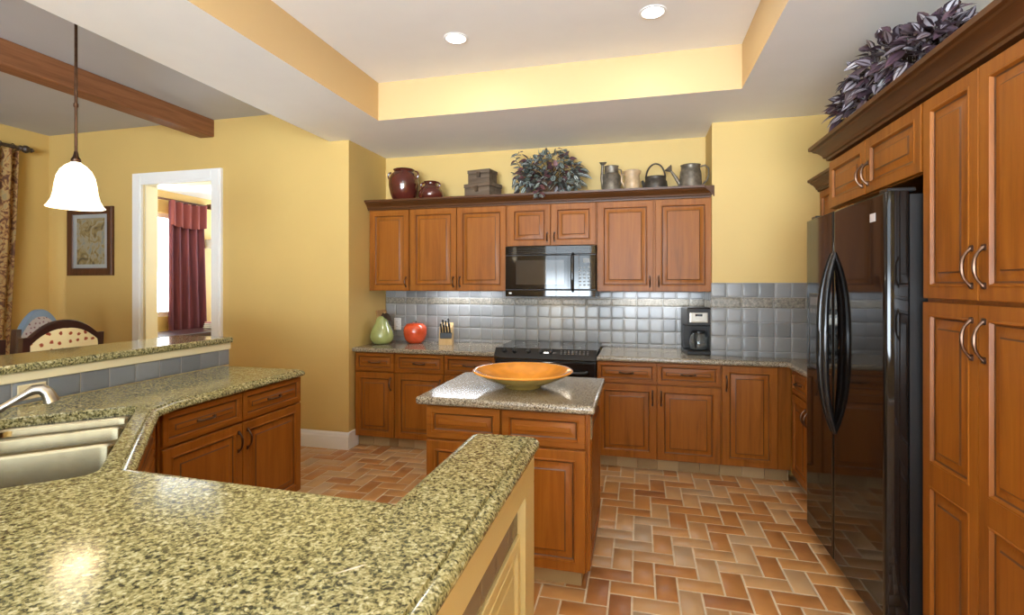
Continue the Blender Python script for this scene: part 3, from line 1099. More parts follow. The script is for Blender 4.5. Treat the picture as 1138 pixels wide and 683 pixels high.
for r_ in range(4):
    z_ = 0.380 + r_ * 0.014
    rings = []
    for i in range(13):
        x = 0.03 + (MW - 0.06) * i / 12
        rings.append([(x, yf(x) + 0.002, z_), (x, yf(x) - 0.002, z_), (x, yf(x) - 0.002, z_ + 0.003), (x, yf(x) + 0.002, z_ + 0.003)])
    mb.loft(rings, 0, True, True)
mb.build('louver', ['black_soft'], gr_)
bt_, _ = bowed(0.0, MW, 0.0, 0.058, 0.035, 0.03, 'bottom_trim', 'black', mwv)
mb = MB()
for x_ in (0.035, 0.066):
    mb.bbox((x_, yf(0.05) - 0.0015, 0.022), (x_ + 0.024, yf(0.05) + 0.006, 0.036), 0.0005)
M['mark'] = plain('pale_mark', (0.6, 0.6, 0.6), 0.4)
mb.build('maker_mark', ['mark'], bt_)

# ------------------------------------------------------------------ refrigerator
fr = thing('refrigerator', 'black side by side refrigerator with ice dispenser', 'refrigerator', (0.96, 3.312, 0), -PI / 2)
FW, FH = 0.985, 1.865
mb = MB()
mb.bbox((0.006, 0.088, 0.02), (FW - 0.006, 0.715, FH - 0.012), 0.004)
mb.build('casing', ['black_soft'], fr)
mb = MB()
mb.box((0.02, 0.10, 0.0), (FW - 0.02, 0.14, 0.10))
for k in range(5):
    mb.box((0.03, 0.094, 0.018 + 0.016 * k), (FW - 0.03, 0.10, 0.026 + 0.016 * k))
mb.build('kick_grille', ['black_soft'], fr, smooth=0)


def fdoor(x0, x1, name):
    mb = MB()
    w = x1 - x0
    rings = []
    for k, y in ((0.0, 0.080), (0.0, 0.014), (0.003, 0.007), (0.008, 0.002), (0.015, 0.0), (0.022, 0.0)):
        rings.append([(x0 + k, y, 0.085 + k * 0.5), (x1 - k, y, 0.085 + k * 0.5), (x1 - k, y, FH - k * 0.5), (x0 + k, y, FH - k * 0.5)])
    mb.loft(rings, 0, True, True)
    return mb.build(name, ['fridge'], fr, smooth=35)


M['handle_black'] = plain('satin_black', (0.012, 0.011, 0.011), 0.16, var=0.05, spec=0.4)
SM = 0.428
d1 = fdoor(0.0, SM - 0.003, 'freezer_door')
d2 = fdoor(SM + 0.003, FW, 'refrigerator_door')
for d_, x_, s_ in ((d1, SM - 0.035, -1), (d2, SM + 0.035, 1)):
    mb = MB()
    pts, rad = [], []
    for i in range(21):
        t = -1 + i / 10
        pts.append((x_ + s_ * 0.016 * (1 - t * t) - s_ * 0.014, 0.004 - 0.054 * (1 - abs(t) ** 3.0), 1.195 + t * 0.455))
        rad.append(0.0125 + 0.006 * (1 - t * t))
    mb.tube(pts, rad, 12)
    mb.build('handle', ['handle_black'], d_)
mb = MB()
mb.bbox((0.075, -0.006, 1.02), (0.315, 0.002, 1.44), 0.004)
dp = mb.build('ice_dispenser', ['black_soft'], d1)
mb = MB()
mb.box((0.10, -0.0075, 1.04), (0.29, -0.0055, 1.27))
mb.build('dispenser_recess', ['dark_glass'], dp, smooth=0)
mb = MB()
for k in range(4):
    mb.bbox((0.105 + k * 0.048, -0.009, 1.33), (0.137 + k * 0.048, -0.0055, 1.355), 0.001)
mb.bbox((0.105, -0.009, 1.375), (0.281, -0.0055, 1.42), 0.001)
mb.build('dispenser_keys', ['key_grey'], dp)
mb = MB()
mb.box((FW - 0.135, -0.0015, 1.755), (FW - 0.085, 0.001, 1.790))
M['sticker'] = plain('pale_sticker', (0.62, 0.60, 0.62), 0.4)
st_ = mb.build('sticker', ['sticker'], d2, smooth=0)
st_['label'] = 'small pale grey sticker'
mb = MB()
for x_ in (0.03, FW - 0.10):
    mb.bbox((x_, 0.02, FH + 0.0005), (x_ + 0.07, 0.12, FH + 0.018), 0.004)
mb.build('hinge_cover', ['black_soft'], fr)

# ------------------------------------------------------------------ under-cabinet lights
M['led'] = emit_mat('lit_diffuser', (0.86, 0.92, 1.0), 14.0)
for x0, x1, lab in ((-1.98, -1.32, 'slim lit strip light under wall cabinets left of microwave'), (-0.20, 0.46, 'slim lit strip light under wall cabinets right of microwave')):
    t = thing('under_cabinet_light', lab, 'light', ((x0 + x1) / 2, 4.60, UZ0 + 0.0295))
    w = x1 - x0
    mb = MB()
    mb.bbox((-w / 2, -0.04, -0.022), (w / 2, 0.04, -0.0005), 0.003)
    mb.build('housing', ['trim_white'], t)
    mb = MB()
    mb.box((-w / 2 + 0.02, -0.03, -0.0235), (w / 2 - 0.02, 0.03, -0.0222))
    mb.build('diffuser', ['led'], t, smooth=0)
    area('strip_glow', ((x0 + x1) / 2, 4.60, UZ0 + 0.003), (0, 0, 0), w - 0.05, 0.05, 2.0, (0.86, 0.92, 1.0))
area('cooktop_lamp', (-0.75, 4.55, 1.375), (0, 0, 0), 0.3, 0.05, 1.2, (1.0, 0.86, 0.66))

# ------------------------------------------------------------------ recessed lights in the tray
M['lamp_disc'] = emit_mat('lit_lamp_lens', (1.0, 0.96, 0.90), 8.0)
RL = [(-1.16, 3.10, 'lit recessed ceiling light in tray, above left half of stove wall'), (0.08, 3.085, 'lit recessed ceiling light in tray, toward the fridge side'),
      (-1.16, 1.45, 'added unseen recessed light in tray above the near counter'), (0.08, 1.45, 'added unseen recessed light in tray above the aisle'),
      (-1.16, -0.25, 'added unseen recessed light at the left near end of tray'), (0.08, -0.25, 'added unseen recessed light at the right near end of tray')]  # last four lie out of view, added for lighting
for x, y, lab in RL:
    t = thing('recessed_light', lab, 'light', (x, y, ZH), 0, 'recessed lights in the ceiling tray')
    mb = MB()
    mb.lathe([(0.062, -0.001), (0.064, -0.006), (0.078, -0.004), (0.080, -0.0005)], (0, 0, 0), 32, cap0=False, cap1=False)
    mb.build('trim_ring', ['trim_white'], t)
    mb = MB()
    mb.lathe([(0.0, -0.003), (0.062, -0.003)], (0, 0, 0), 32, cap0=False, cap1=False)
    mb.f = [tuple(reversed(f)) for f in mb.f]
    mb.build('lens', ['lamp_disc'], t, smooth=0)
    area('can_light', (x, y, ZH - 0.012), (0, 0, 0), 0.13, 0.13, 4.5, (1.0, 0.93, 0.82), 'DISK')

# ------------------------------------------------------------------ pendant lamps over the bar
M['shade'] = emit_mat('lit_opal_glass', (1.0, 0.86, 0.62), 2.2)


def pendant(x, y, label):
    t = thing('pendant_lamp', label, 'lamp', (x, y, 1.915), 0, 'pendant lamps over the bar')
    mb = MB()
    prof = [(0.134, 0.012), (0.125, 0.022), (0.108, 0.055), (0.099, 0.095), (0.094, 0.14), (0.086, 0.185), (0.070, 0.222), (0.048, 0.248), (0.028, 0.262), (0.022, 0.270)]
    inner = [(r - 0.005, z - 0.003) for r, z in reversed(prof)]
    mb.lathe(prof + inner + [prof[0]], (0, 0, 0), 40, cap0=False, cap1=False)
    mb.build('lamp_shade', ['shade'], t, smooth=60)
    mb = MB()
    mb.lathe([(0.024, 0.262), (0.024, 0.285), (0.014, 0.300), (0.009, 0.33)], (0, 0, 0), 16)
    mb.tube([(0, 0, 0.32), (0, 0, 1.17)], 0.0075, 10)
    mb.lathe([(0.009, 0.58), (0.012, 0.585), (0.012, 0.60), (0.009, 0.605)], (0, 0, 0), 14)
    mb.build('rod', ['bronze'], t)
    mb = MB()
    mb.lathe([(0.0, 1.165), (0.05, 1.165), (0.06, 1.175), (0.06, 1.1845)], (0, 0, 0), 24)
    mb.build('canopy', ['bronze'], t)
    d = bpy.data.lights.new('bulb', 'POINT')
    d.energy = 1.5
    d.color = (1.0, 0.82, 0.55)
    d.shadow_soft_size = 0.08
    o = bpy.data.objects.new('bulb', d)
    o.location = (x, y, 1.97)
    C.objects.link(o)


pendant(-3.10, 2.165, 'lit bell-shaped opal glass pendant lamp over the bar')
pendant(-3.10, 0.75, 'bell-shaped opal glass pendant lamp over near end of bar')

# ------------------------------------------------------------------ dining side: picture, drape, chairs
M['frame_brown'] = wood('picture_frame_wood', (0.05, 0.02, 0.01), (0.10, 0.042, 0.018), (0.15, 0.065, 0.03), 'z')
M['mat_grey'] = plain('picture_mat', (0.38, 0.39, 0.38), 0.6)
m, nt, b = new_mat('floral_print')
co = obj_coord(nt, (1, 1, 1))
n = N(nt, 'ShaderNodeTexNoise', Scale=9.0, Detail=4.0, Distortion=1.5)
L(nt, co, n.inputs[0])
L(nt, ramp(nt, n.outputs[0], [(0.30, srgb(100, 90, 70)), (0.45, srgb(150, 132, 88)), (0.55, srgb(160, 152, 128)), (0.68, srgb(132, 138, 132))]), b.inputs['Base Color'])
b.inputs['Roughness'].default_value = 0.15
M['print'] = m
pc = thing('framed_picture', 'brown framed print with grey mat beside the doorway', 'picture', (-5.594, 4.06, 1.945))
mb = MB()
hw, hh = 0.31, 0.36
def rect(k, y):
    return [(-hw + k, y, -hh + k), (hw - k, y, -hh + k), (hw - k, y, hh - k), (-hw + k, y, hh - k)]
mb.loft([rect(0, -0.002), rect(0, -0.026), rect(0.012, -0.034), rect(0.07, -0.026), rect(0.078, -0.018), rect(0.078, -0.006)], 0)
mb.build('frame', ['frame_brown'], pc, smooth=20)
mb = MB()
mb.loft([rect(0.078, -0.016), rect(0.115, -0.014), rect(0.118, -0.008)], 0)
mb.build('mat', ['mat_grey'], pc, smooth=0)
mb = MB()
mb.F([mb.P(p) for p in rect(0.117, -0.010)])
mb.build('print', ['print'], pc, smooth=0)


def sheet(mb, fn, nu, nv, th=0.004, mi=0):
    """closed cloth: fn(s,t) -> (point, outward normal hint)"""
    P_ = [[Vector(fn(i / nu, j / nv)) for j in range(nv + 1)] for i in range(nu + 1)]
    rows = []
    for i in range(nu + 1):
        front, back = [], []
        for j in range(nv + 1):
            a = P_[min(i + 1, nu)][j] - P_[max(i - 1, 0)][j]
            c = P_[i][min(j + 1, nv)] - P_[i][max(j - 1, 0)]
            nn = a.cross(c).normalized()
            front.append(P_[i][j] + nn * th / 2)
            back.append(P_[i][j] - nn * th / 2)
        rows.append(front + list(reversed(back)))
    mb.loft(rows, mi, True, True)


m, nt, b = new_mat('brown_gold_damask')
co = obj_coord(nt, (1, 1, 0.8))
n = N(nt, 'ShaderNodeTexNoise', Scale=16.0, Detail=3.0, Distortion=2.0)
L(nt, co, n.inputs[0])
L(nt, ramp(nt, n.outputs[0], [(0.36, (0.10, 0.035, 0.012)), (0.46, (0.24, 0.10, 0.03)), (0.54, (0.45, 0.27, 0.09)), (0.66, (0.30, 0.22, 0.10))]), b.inputs['Base Color'])
b.inputs['Roughness'].default_value = 0.8
M['damask'] = m
drp = thing('window_drape', 'brown and gold patterned drape at the dining window', 'curtain', (-6.07, 3.45, 1.5))
mb = MB()
sheet(mb, lambda s, t: (0.035 * math.sin(s * 2 * PI * 11) * (0.5 + 0.5 * t), -1.0 + 1.26 * s * (1 - 0.06 * (1 - t) ** 1.5) - 0.05 * (1 - t), -1.48 + 2.82 * t), 130, 14)
mb.build('cloth', ['damask'], drp, smooth=60)
mb = MB()
for k in range(12):
    pts = [(0.028 * math.cos(a), -0.95 + 0.105 * k, 1.37 + 0.028 * math.sin(a)) for a in [2 * PI * j / 14 for j in range(15)]]
    mb.tube(pts, 0.004, 6, caps=False)
M['rod_dark'] = plain('carved_dark_wood', (0.06, 0.035, 0.02), 0.45, var=0.4, vscale=60, bump=0.6, bscale=60)
mb.build('curtain_ring', ['rod_dark'], drp)
rd = thing('curtain_rod', 'carved dark wooden curtain rod with turned finial', 'curtain rod', (-6.07, 3.72, 2.87))
mb = MB()
mb.T = Matrix.Rotation(PI / 2, 4, 'X')
mb.lathe([(0.018, -0.05), (0.018, 3.0)], (0, 0, 0), 14)
mb.build('pole', ['rod_dark'], rd)
mb = MB()
mb.T = Matrix.Rotation(-PI / 2, 4, 'X')
mb.lathe([(0.018, -0.02), (0.030, 0.0), (0.020, 0.012), (0.036, 0.03), (0.040, 0.05), (0.030, 0.072), (0.016, 0.082), (0.024, 0.095), (0.014, 0.115), (0.0, 0.125)], (0, 0, 0), 18)
mb.build('finial', ['rod_dark'], rd)
mb = MB()
mb.tube([(-0.13, -0.02, -0.05), (-0.06, -0.02, -0.045), (0.0, -0.02, -0.02)], 0.010, 8)
mb.build('bracket', ['rod_dark'], rd)

M['chair_wood'] = plain('dark_mahogany', (0.035, 0.012, 0.012), 0.3, var=0.2, coat=0.3)


def motif_fabric(name, base, spot, spot2, scale):
    m, nt, b = new_mat(name)
    co = obj_coord(nt)
    v = N(nt, 'ShaderNodeTexVoronoi', voronoi_dimensions='2D', Scale=scale, Randomness=0.35)
    sx = nt.nodes.new('ShaderNodeSeparateXYZ')
    L(nt, co, sx.inputs[0])
    cx = nt.nodes.new('ShaderNodeCombineXYZ')
    L(nt, sx.outputs['X'], cx.inputs['X'])
    L(nt, sx.outputs['Z'], cx.inputs['Y'])
    L(nt, cx.outputs[0], v.inputs[0])
    n = N(nt, 'ShaderNodeTexNoise', Scale=55.0, Detail=2.0)
    L(nt, co, n.inputs[0])
    ma = N(nt, 'ShaderNodeMath', operation='MULTIPLY_ADD')
    L(nt, n.outputs[0], ma.inputs[0])
    ma.inputs[1].default_value = 0.34
    L(nt, v.outputs['Distance'], ma.inputs[2])
    L(nt, ramp(nt, ma.outputs[0], [(0.27, spot), (0.36, spot2), (0.41, base)]), b.inputs['Base Color'])
    b.inputs['Roughness'].default_value = 0.85
    return m


M['fab_cream'] = motif_fabric('cream_floral_fabric', (0.90, 0.80, 0.50), (0.30, 0.05, 0.03), (0.52, 0.18, 0.06), 17.0)
M['fab_blue'] = motif_fabric('small_pattern_fabric', (0.42, 0.38, 0.38), (0.18, 0.08, 0.10), (0.30, 0.22, 0.26), 26.0)
M['blue_cloth'] = plain('pale_blue_cloth', (0.20, 0.29, 0.42), 0.8)


def dining_chair(label, x, y, rot, fabric='fab_cream', rim='chair_wood', w=0.54, top=1.235, side=1.12):
    """back at local y=0 with its outer side towards -y, seat towards +y"""
    t = thing('dining_chair', label, 'chair', (x, y, 0), rot, 'dining chairs beyond the bar')
    arch = lambda s: side - 0.004 + (top - side) * (1 - abs(s) ** 2.1)
    for sx in (-1, 1):
        mb = MB()
        xx = sx * (w / 2 - 0.022)
        prof = [(0.0, 0.06), (0.20, 0.035), (0.46, 0.0), (0.75, -0.012), (side, -0.035)]
        rings = []
        for z, dy in prof:
            k = 0.022
            rings.append([(xx - k, dy - k + (-0.03 if z < 0.01 else 0), z), (xx + k, dy - k + (-0.03 if z < 0.01 else 0), z), (xx + k, dy + k, z), (xx - k, dy + k, z)])
        mb.loft(rings, 0, True, True)
        mb.build('rear_leg', ['chair_wood'], t, smooth=0)
        mb = MB()
        mb.loft([[(xx - k, 0.44 - k, z), (xx + k, 0.44 - k, z), (xx + k, 0.44 + k, z), (xx - k, 0.44 + k, z)] for z, k in ((0, 0.015), (0.42, 0.024))], 0, True, True)
        mb.build('front_leg', ['chair_wood'], t, smooth=0)
    # arched top rail
    mb = MB()
    rings = []
    n = 24
    for i in range(n + 1):
        s = -1 + 2 * i / n
        zt = arch(s)
        th = 0.062 - 0.012 * abs(s)
        xx = s * (w / 2 - 0.044)
        rings.append([(xx, -0.056, zt - th), (xx, -0.060, zt - 0.006), (xx, -0.052, zt), (xx, -0.018, zt), (xx, -0.012, zt - 0.006), (xx, -0.012, zt - th)])
    mb.loft(rings, 0, True, True)
    mb.build('top_rail', [rim], t, smooth=40)
    mb = MB()
    rings = []
    for i in range(n + 1):
        s = -1 + 2 * i / n
        zt = arch(s) - 0.056 + 0.012 * abs(s)
        xx = s * (w / 2 - 0.046)
        pf = 0.016 * (1 - s * s)
        rings.append([(xx, -0.046, 0.60), (xx, -0.054 - pf, 0.63), (xx, -0.056 - pf, zt - 0.03), (xx, -0.050, zt), (xx, -0.010, zt), (xx, 0.006 + pf, zt - 0.03), (xx, 0.02 + pf, 0.63), (xx, 0.010, 0.60)])
    mb.loft(rings, 0, True, True)
    mb.build('backrest', [fabric], t, smooth=50)
    mb = MB()
    mb.bbox((-w / 2 + 0.05, -0.02, 0.555), (w / 2 - 0.05, 0.01, 0.60), 0.004)
    mb.build('lower_rail', ['chair_wood'], t, smooth=0)
    mb = MB()
    mb.bbox((-w / 2, 0.0, 0.40), (w / 2, 0.475, 0.455), 0.005)
    mb.build('seat_frame', ['chair_wood'], t, smooth=0)
    mb = MB()
    prof = [(0.0, 0.456), (-0.004, 0.475), (0.010, 0.495), (0.06, 0.508)]
    mb.loft([[(-w / 2 + 0.01 + k, 0.025 + k, z), (w / 2 - 0.01 - k, 0.025 + k, z), (w / 2 - 0.01 - k, 0.465 - k, z), (-w / 2 + 0.01 + k, 0.465 - k, z)] for k, z in prof], 0, True, True)
    mb.build('seat', [fabric], t, smooth=50)
    return t


dining_chair('dark wooden dining chair with arched back in cream fabric with red flowers', -4.16, 2.80, PI / 2)
dining_chair('dining chair with pale blue rim and small patterned back, behind floral chair', -5.05, 3.20, PI / 2 + 0.25, 'fab_blue', 'blue_cloth', w=0.44, top=1.28)
dining_chair('dining chair at left picture edge with only dark post showing', -4.16, 2.165, PI / 2)

# ------------------------------------------------------------------ bedroom furnishings
m, nt, b = new_mat('burgundy_cloth')
co = obj_coord(nt, (1, 9.0, 0.4))
n = N(nt, 'ShaderNodeTexNoise', Scale=4.0, Detail=2.0)
L(nt, co, n.inputs[0])
L(nt, ramp(nt, n.outputs[0], [(0.40, (0.075, 0.011, 0.022)), (0.60, (0.135, 0.024, 0.036))]), b.inputs['Base Color'])
b.inputs['Roughness'].default_value = 0.75
M['burgundy'] = m
M['burgundy_red'] = plain('burgundy_valance', (0.19, 0.038, 0.034), 0.75)
cu = thing('window_curtain', 'burgundy curtain with valance by the bedroom window', 'curtain', (-5.77, 5.45, 1.75))
mb = MB()
sheet(mb, lambda s, t: (0.030 * math.sin(s * 2 * PI * 4.5 + 0.6 * math.sin(5 * s)), -0.34 + (0.54 - 0.03 * t) * s + 0.03 * (1 - t) * s, -1.0 + 1.80 * t), 70, 10)
mb.build('cloth', ['burgundy'], cu, smooth=60)
mb = MB()
sheet(mb, lambda s, t: (0.045 + 0.030 * math.sin(s * 2 * PI * 4.5 + 0.6 * math.sin(5 * s)), -0.345 + 0.525 * s, 0.50 - 0.03 * math.sin(s * PI) + 0.31 * t), 70, 4)
mb.build('valance', ['burgundy_red'], cu, smooth=60)
cr = thing('curtain_rod', 'thin red brown curtain rod above the burgundy curtain', 'curtain rod', (-5.77, 5.10, 2.565))
mb = MB()
mb.T = Matrix.Rotation(-PI / 2, 4, 'X')
mb.lathe([(0.013, -0.75), (0.013, 0.62)], (0, 0, 0), 12)
mb.build('pole', ['frame_brown'], cr)
mb = MB()
mb.bbox((-0.035, 0.62, -0.035), (0.035, 0.69, 0.035), 0.010)
mb.build('finial', ['frame_brown'], cr)
mb = MB()
mb.bbox((-0.077, 0.57, -0.03), (0.012, 0.59, 0.012), 0.003)
mb.build('bracket', ['frame_brown'], cr)
ds = thing('dresser', 'dark wooden dresser below the burgundy curtain', 'dresser', (-5.37, 5.30, 0))
mb = MB()
mb.box((-0.28, -0.85, 0.05), (0.26, 0.75, 0.88))
mb.build('body', ['chair_wood'], ds, smooth=0)
mb = MB()
mb.bbox((-0.30, -0.88, 0.881), (0.29, 0.78, 0.915), 0.004)
mb.build('top', ['chair_wood'], ds, smooth=0)
for r_ in range(3):
    for c_ in range(2):
        mb = MB()
        y0_, z0_ = -0.83 + c_ * 0.79, 0.10 + r_ * 0.26
        mb.bbox((0.26, y0_, z0_), (0.28, y0_ + 0.77, z0_ + 0.24), 0.004)
        dd = mb.build('drawer', ['chair_wood'], ds, smooth=0)
        mb = MB()
        mb.T = Matrix.Translation((0.28, y0_ + 0.385, z0_ + 0.12)) @ Matrix.Rotation(PI / 2, 4, 'Y')
        mb.lathe([(0.007, 0), (0.007, 0.012), (0.015, 0.018), (0.014, 0.026), (0.0, 0.029)], (0, 0, 0), 12)
        mb.build('knob', ['bronze'], dd)
M['linen_white'] = plain('white_linen', (0.75, 0.74, 0.76), 0.8)
M['pink'] = plain('pink_linen', (0.55, 0.30, 0.33), 0.8)
mb = MB()
for k in range(4):
    mb.bbox((-5.56 + 0.008 * k, 5.42, 0.9155 + 0.022 * k), (-5.10 - 0.008 * k, 6.02 - 0.01 * k, 0.936 + 0.022 * k), 0.008, 0 if k == 3 else 1)
tag(mb.build('folded_linen', ['pink', 'linen_white']), 'folded white linen with pink top layer on the bedroom dresser', 'linen')
mb = MB()
mb.bbox((-5.849, 5.735, 1.995), (-5.62, 6.45, 2.115), 0.004)
tag(mb.build('wall_shelf', ['trim_white']), 'thick white wall shelf right of the burgundy curtain', 'shelf')

# ------------------------------------------------------------------ outlets
M['plate'] = plain('ivory_plate', (0.72, 0.62, 0.40), 0.4, var=0.02)


def outlet(label, loc, rotz, horizontal=False, mat='plate'):
    """plate in local xz plane looking along -y"""
    t = thing('power_outlet', label, 'outlet', loc, rotz)
    w, h = (0.12, 0.075) if horizontal else (0.075, 0.12)
    mb = MB()
    mb.loft([[(-w / 2 + k, y, -h / 2 + k), (w / 2 - k, y, -h / 2 + k), (w / 2 - k, y, h / 2 - k), (-w / 2 + k, y, h / 2 - k)] for k, y in ((0, 0), (0, -0.004), (0.004, -0.007))], 0, False, True)
    mb.build('plate', [mat], t, smooth=0)
    for s in (-1, 1):
        mb = MB()
        cx, cz = (s * 0.026, 0) if horizontal else (0, s * 0.026)
        mb.bbox((cx - 0.016, -0.0105, cz - 0.014), (cx + 0.016, -0.007, cz + 0.014), 0.0015)
        rc = mb.build('receptacle', [mat], t, smooth=0)
        mb = MB()
        for q in (-1, 1):
            mb.box((cx + q * 0.006 - 0.001, -0.0112, cz - 0.005), (cx + q * 0.006 + 0.001, -0.0104, cz + 0.005))
        mb.build('slot', ['black_soft'], rc, smooth=0)
    return t


outlet('white wall outlet on grey tiles behind the green pear', (-2.41, 4.738, 1.085), 0, mat='trim_white')
outlet('ivory outlet plate on slate tiles behind the faucet', (-2.886, 1.815, 0.968), PI / 2, horizontal=True)

# ------------------------------------------------------------------ things on the counters
M['pear'] = plain('green_glaze', (0.36, 0.40, 0.14), 0.12, var=0.15, vscale=10, coat=0.7)
M['apple'] = plain('red_glaze', (0.66, 0.085, 0.025), 0.12, var=0.25, vscale=12, coat=0.7)
M['stem'] = plain('dark_stem', (0.04, 0.022, 0.012), 0.4)
pe = thing('ceramic_pear', 'green glazed ceramic pear on the counter', 'ornament', (-2.415, 4.42, 0.915))
mb = MB()
mb.lathe([(0.05, 0.0), (0.085, 0.008), (0.110, 0.045), (0.114, 0.08), (0.105, 0.12), (0.088, 0.16), (0.066, 0.195), (0.056, 0.225), (0.048, 0.25), (0.030, 0.268), (0.0, 0.272)], (0, 0, 0), 32)
mb.build('body', ['pear'], pe, smooth=70)
mb = MB()
mb.tube([(0, 0, 0.268), (0.006, 0, 0.285), (0.018, 0, 0.298)], [0.007, 0.006, 0.007], 8)
mb.build('stem', ['stem'], pe)


def leaf(mb, base, d, nrm, ln, wd, droop=0.3, fold=0.25, mis=(0, 1, 2, 1, 0), rows=4):
    base, d, nrm = Vector(base), Vector(d).normalized(), Vector(nrm).normalized()
    side = d.cross(nrm)
    if side.length < 1e-4:
        side = d.orthogonal()
    side.normalize()
    up = side.cross(d).normalized()
    cols = (-1, -0.62, -0.16, 0.16, 0.62, 1)
    ids = []
    for i in range(rows + 1):
        s = i / rows
        hw = wd * (math.sin(PI * min(1.0, s ** 0.75)) ** 0.9 if 0 < s < 1 else 0.02)
        c = base + d * ln * s - Vector((0, 0, 1)) * droop * ln * s * s
        ids.append([mb.P(c + side * hw * q + up * abs(q) * hw * fold) for q in cols])
    for i in range(rows):
        for j in range(5):
            mb.F((ids[i][j], ids[i][j + 1], ids[i + 1][j + 1], ids[i + 1][j]), mis[j])


mb = MB()
leaf(mb, (0.012, 0, 0.285), (0.9, -0.1, -0.25), (0.3, -0.7, 0.7), 0.11, 0.032, 0.35, mis=(0,) * 5, rows=6)
mb.build('leaf', ['stem'], pe, smooth=60)
ap = thing('ceramic_apple', 'red glazed ceramic apple on the counter', 'ornament', (-2.13, 4.56, 0.915))
mb = MB()
mb.lathe([(0.045, 0.0), (0.07, 0.006), (0.10, 0.04), (0.114, 0.09), (0.116, 0.13), (0.106, 0.165), (0.082, 0.192), (0.052, 0.200), (0.025, 0.192), (0.0, 0.180)], (0, 0, 0), 32)
mb.build('body', ['apple'], ap, smooth=70)
mb = MB()
mb.tube([(0, 0, 0.182), (0.004, 0, 0.20), (0.012, 0, 0.214)], [0.005, 0.004, 0.005], 8)
mb.build('stem', ['stem'], ap)

M['board'] = wood('maple_board', (0.30, 0.15, 0.05), (0.42, 0.22, 0.08), (0.50, 0.28, 0.11), 'z', coat=0)
mb = MB()
mb.T = Matrix.Translation((-2.47, 4.635, 0.9155)) @ Matrix.Rotation(-0.20, 4, 'Y')
mb.bbox((-0.016, -0.09, 0.0), (0.0, 0.09, 0.32), 0.004)
mb.v = [Vector((p.x, p.y, p.z)) for p in mb.v]
cb = mb.build('cutting_board', ['board'])
zmin = min(p.z for p in mb.v)
cb.location.z = 0.9155 - zmin
tag(cb, 'plain wooden cutting board leaning on the left wall behind the pear', 'cutting board')

M['block'] = wood('pale_block_wood', (0.52, 0.32, 0.12), (0.66, 0.44, 0.19), (0.74, 0.53, 0.26), 'z', coat=0.1)
kb = thing('knife_block', 'pale wooden knife block with black handled knives', 'knife block', (-1.80, 4.55, 0.915), math.radians(14))
mb = MB()
side_p = [(-0.075, 0.0), (0.075, 0.0), (0.10, 0.10), (0.055, 0.205), (-0.02, 0.165), (-0.075, 0.05)]
mb.loft([[(x, y, z) for y, z in side_p] for x in (-0.062, 0.062)], 0, True, True)
mb.build('block', ['block'], kb, smooth=0)
mb = MB()
mb.bbox((-0.050, -0.080, 0.062), (0.060, -0.045, 0.118), 0.004)
mb.build('front_slot', ['black_soft'], kb, smooth=0)
axis = Vector((0, -0.50, 0.86)).normalized()
for i in range(7):
    r_, c_ = divmod(i, 4)
    o_ = Vector((-0.040 + c_ * 0.027 + 0.012 * r_, -0.050 + 0.045 * r_, 0.120 + 0.045 * r_))
    mb = MB()
    ln = 0.105 - 0.012 * (i % 3)
    mb.T = Matrix.Translation(o_) @ axis.to_track_quat('Z', 'Y').to_matrix().to_4x4()
    mb.loft([[(-0.007, -0.011, z), (0.007, -0.011, z), (0.007, 0.011, z), (-0.007, 0.011, z)] if 0 < k < 3 else [(-0.005, -0.008, z), (0.005, -0.008, z), (0.005, 0.008, z), (-0.005, 0.008, z)]
             for k, z in enumerate((-0.02, 0.0, ln - 0.01, ln))], 0, True, True)
    mb.build('knife_handle', ['black_soft'], kb, smooth=0)

M['label_steel'] = plain('pale_steel_plate', (0.60, 0.57, 0.50), 0.35, metal=0.6, var=0.03)
m, nt, b = new_mat('clear_glass')
b.inputs['Base Color'].default_value = (0.9, 0.95, 0.95, 1)
b.inputs['Roughness'].default_value = 0.02
b.inputs['Transmission Weight'].default_value = 0.9
M['glass'] = m
cm = thing('coffee_maker', 'black drip coffee maker with glass carafe', 'coffee maker', (0.468, 4.47, 0.915), math.radians(6))
mb = MB()
mb.bbox((-0.10, -0.13, 0.0), (0.10, 0.13, 0.035), 0.006)
mb.build('base', ['black_soft'], cm, smooth=0)
mb = MB()
mb.bbox((-0.10, 0.035, 0.034), (0.10, 0.13, 0.27), 0.006)
mb.build('column', ['black_soft'], cm, smooth=0)
mb = MB()
mb.bbox((-0.10, -0.125, 0.235), (0.10, 0.13, 0.385), 0.010)
hd = mb.build('head', ['black_soft'], cm, smooth=0)
mb = MB()
mb.loft([[(-0.078 + k, y, 0.265 + k), (0.062 - k, y, 0.265 + k), (0.062 - k, y, 0.345 - k), (-0.078 + k, y, 0.345 - k)] for k, y in ((0, -0.124), (0, -0.128), (0.008, -0.130))], 0, False, True)
pl_ = mb.build('faceplate', ['label_steel'], hd, smooth=0)
mb = MB()
mb.bbox((-0.036, -0.1312, 0.316), (0.020, -0.1298, 0.334), 0.0005)
mb.build('display', ['black'], pl_, smooth=0)
mb = MB()
mb.lathe([(0.055, 0.0), (0.068, 0.01), (0.074, 0.05), (0.070, 0.09), (0.055, 0.125), (0.050, 0.135), (0.047, 0.135), (0.052, 0.122), (0.067, 0.09), (0.071, 0.05), (0.065, 0.012), (0.0, 0.006)], (0.008, -0.045, 0.037), 28)
cf = mb.build('carafe', ['glass'], cm, smooth=60)
mb = MB()
mb.lathe([(0.050, 0.0), (0.054, 0.004), (0.054, 0.016), (0.0, 0.020)], (0.008, -0.045, 0.172), 24)
mb.tube([(-0.020, -0.095, 0.18), (-0.035, -0.130, 0.178), (-0.042, -0.145, 0.145), (-0.040, -0.140, 0.095), (-0.028, -0.115, 0.062)], [0.007, 0.009, 0.010, 0.009, 0.006], 8)
mb.build('carafe_handle', ['black_soft'], cf)
mb = MB()
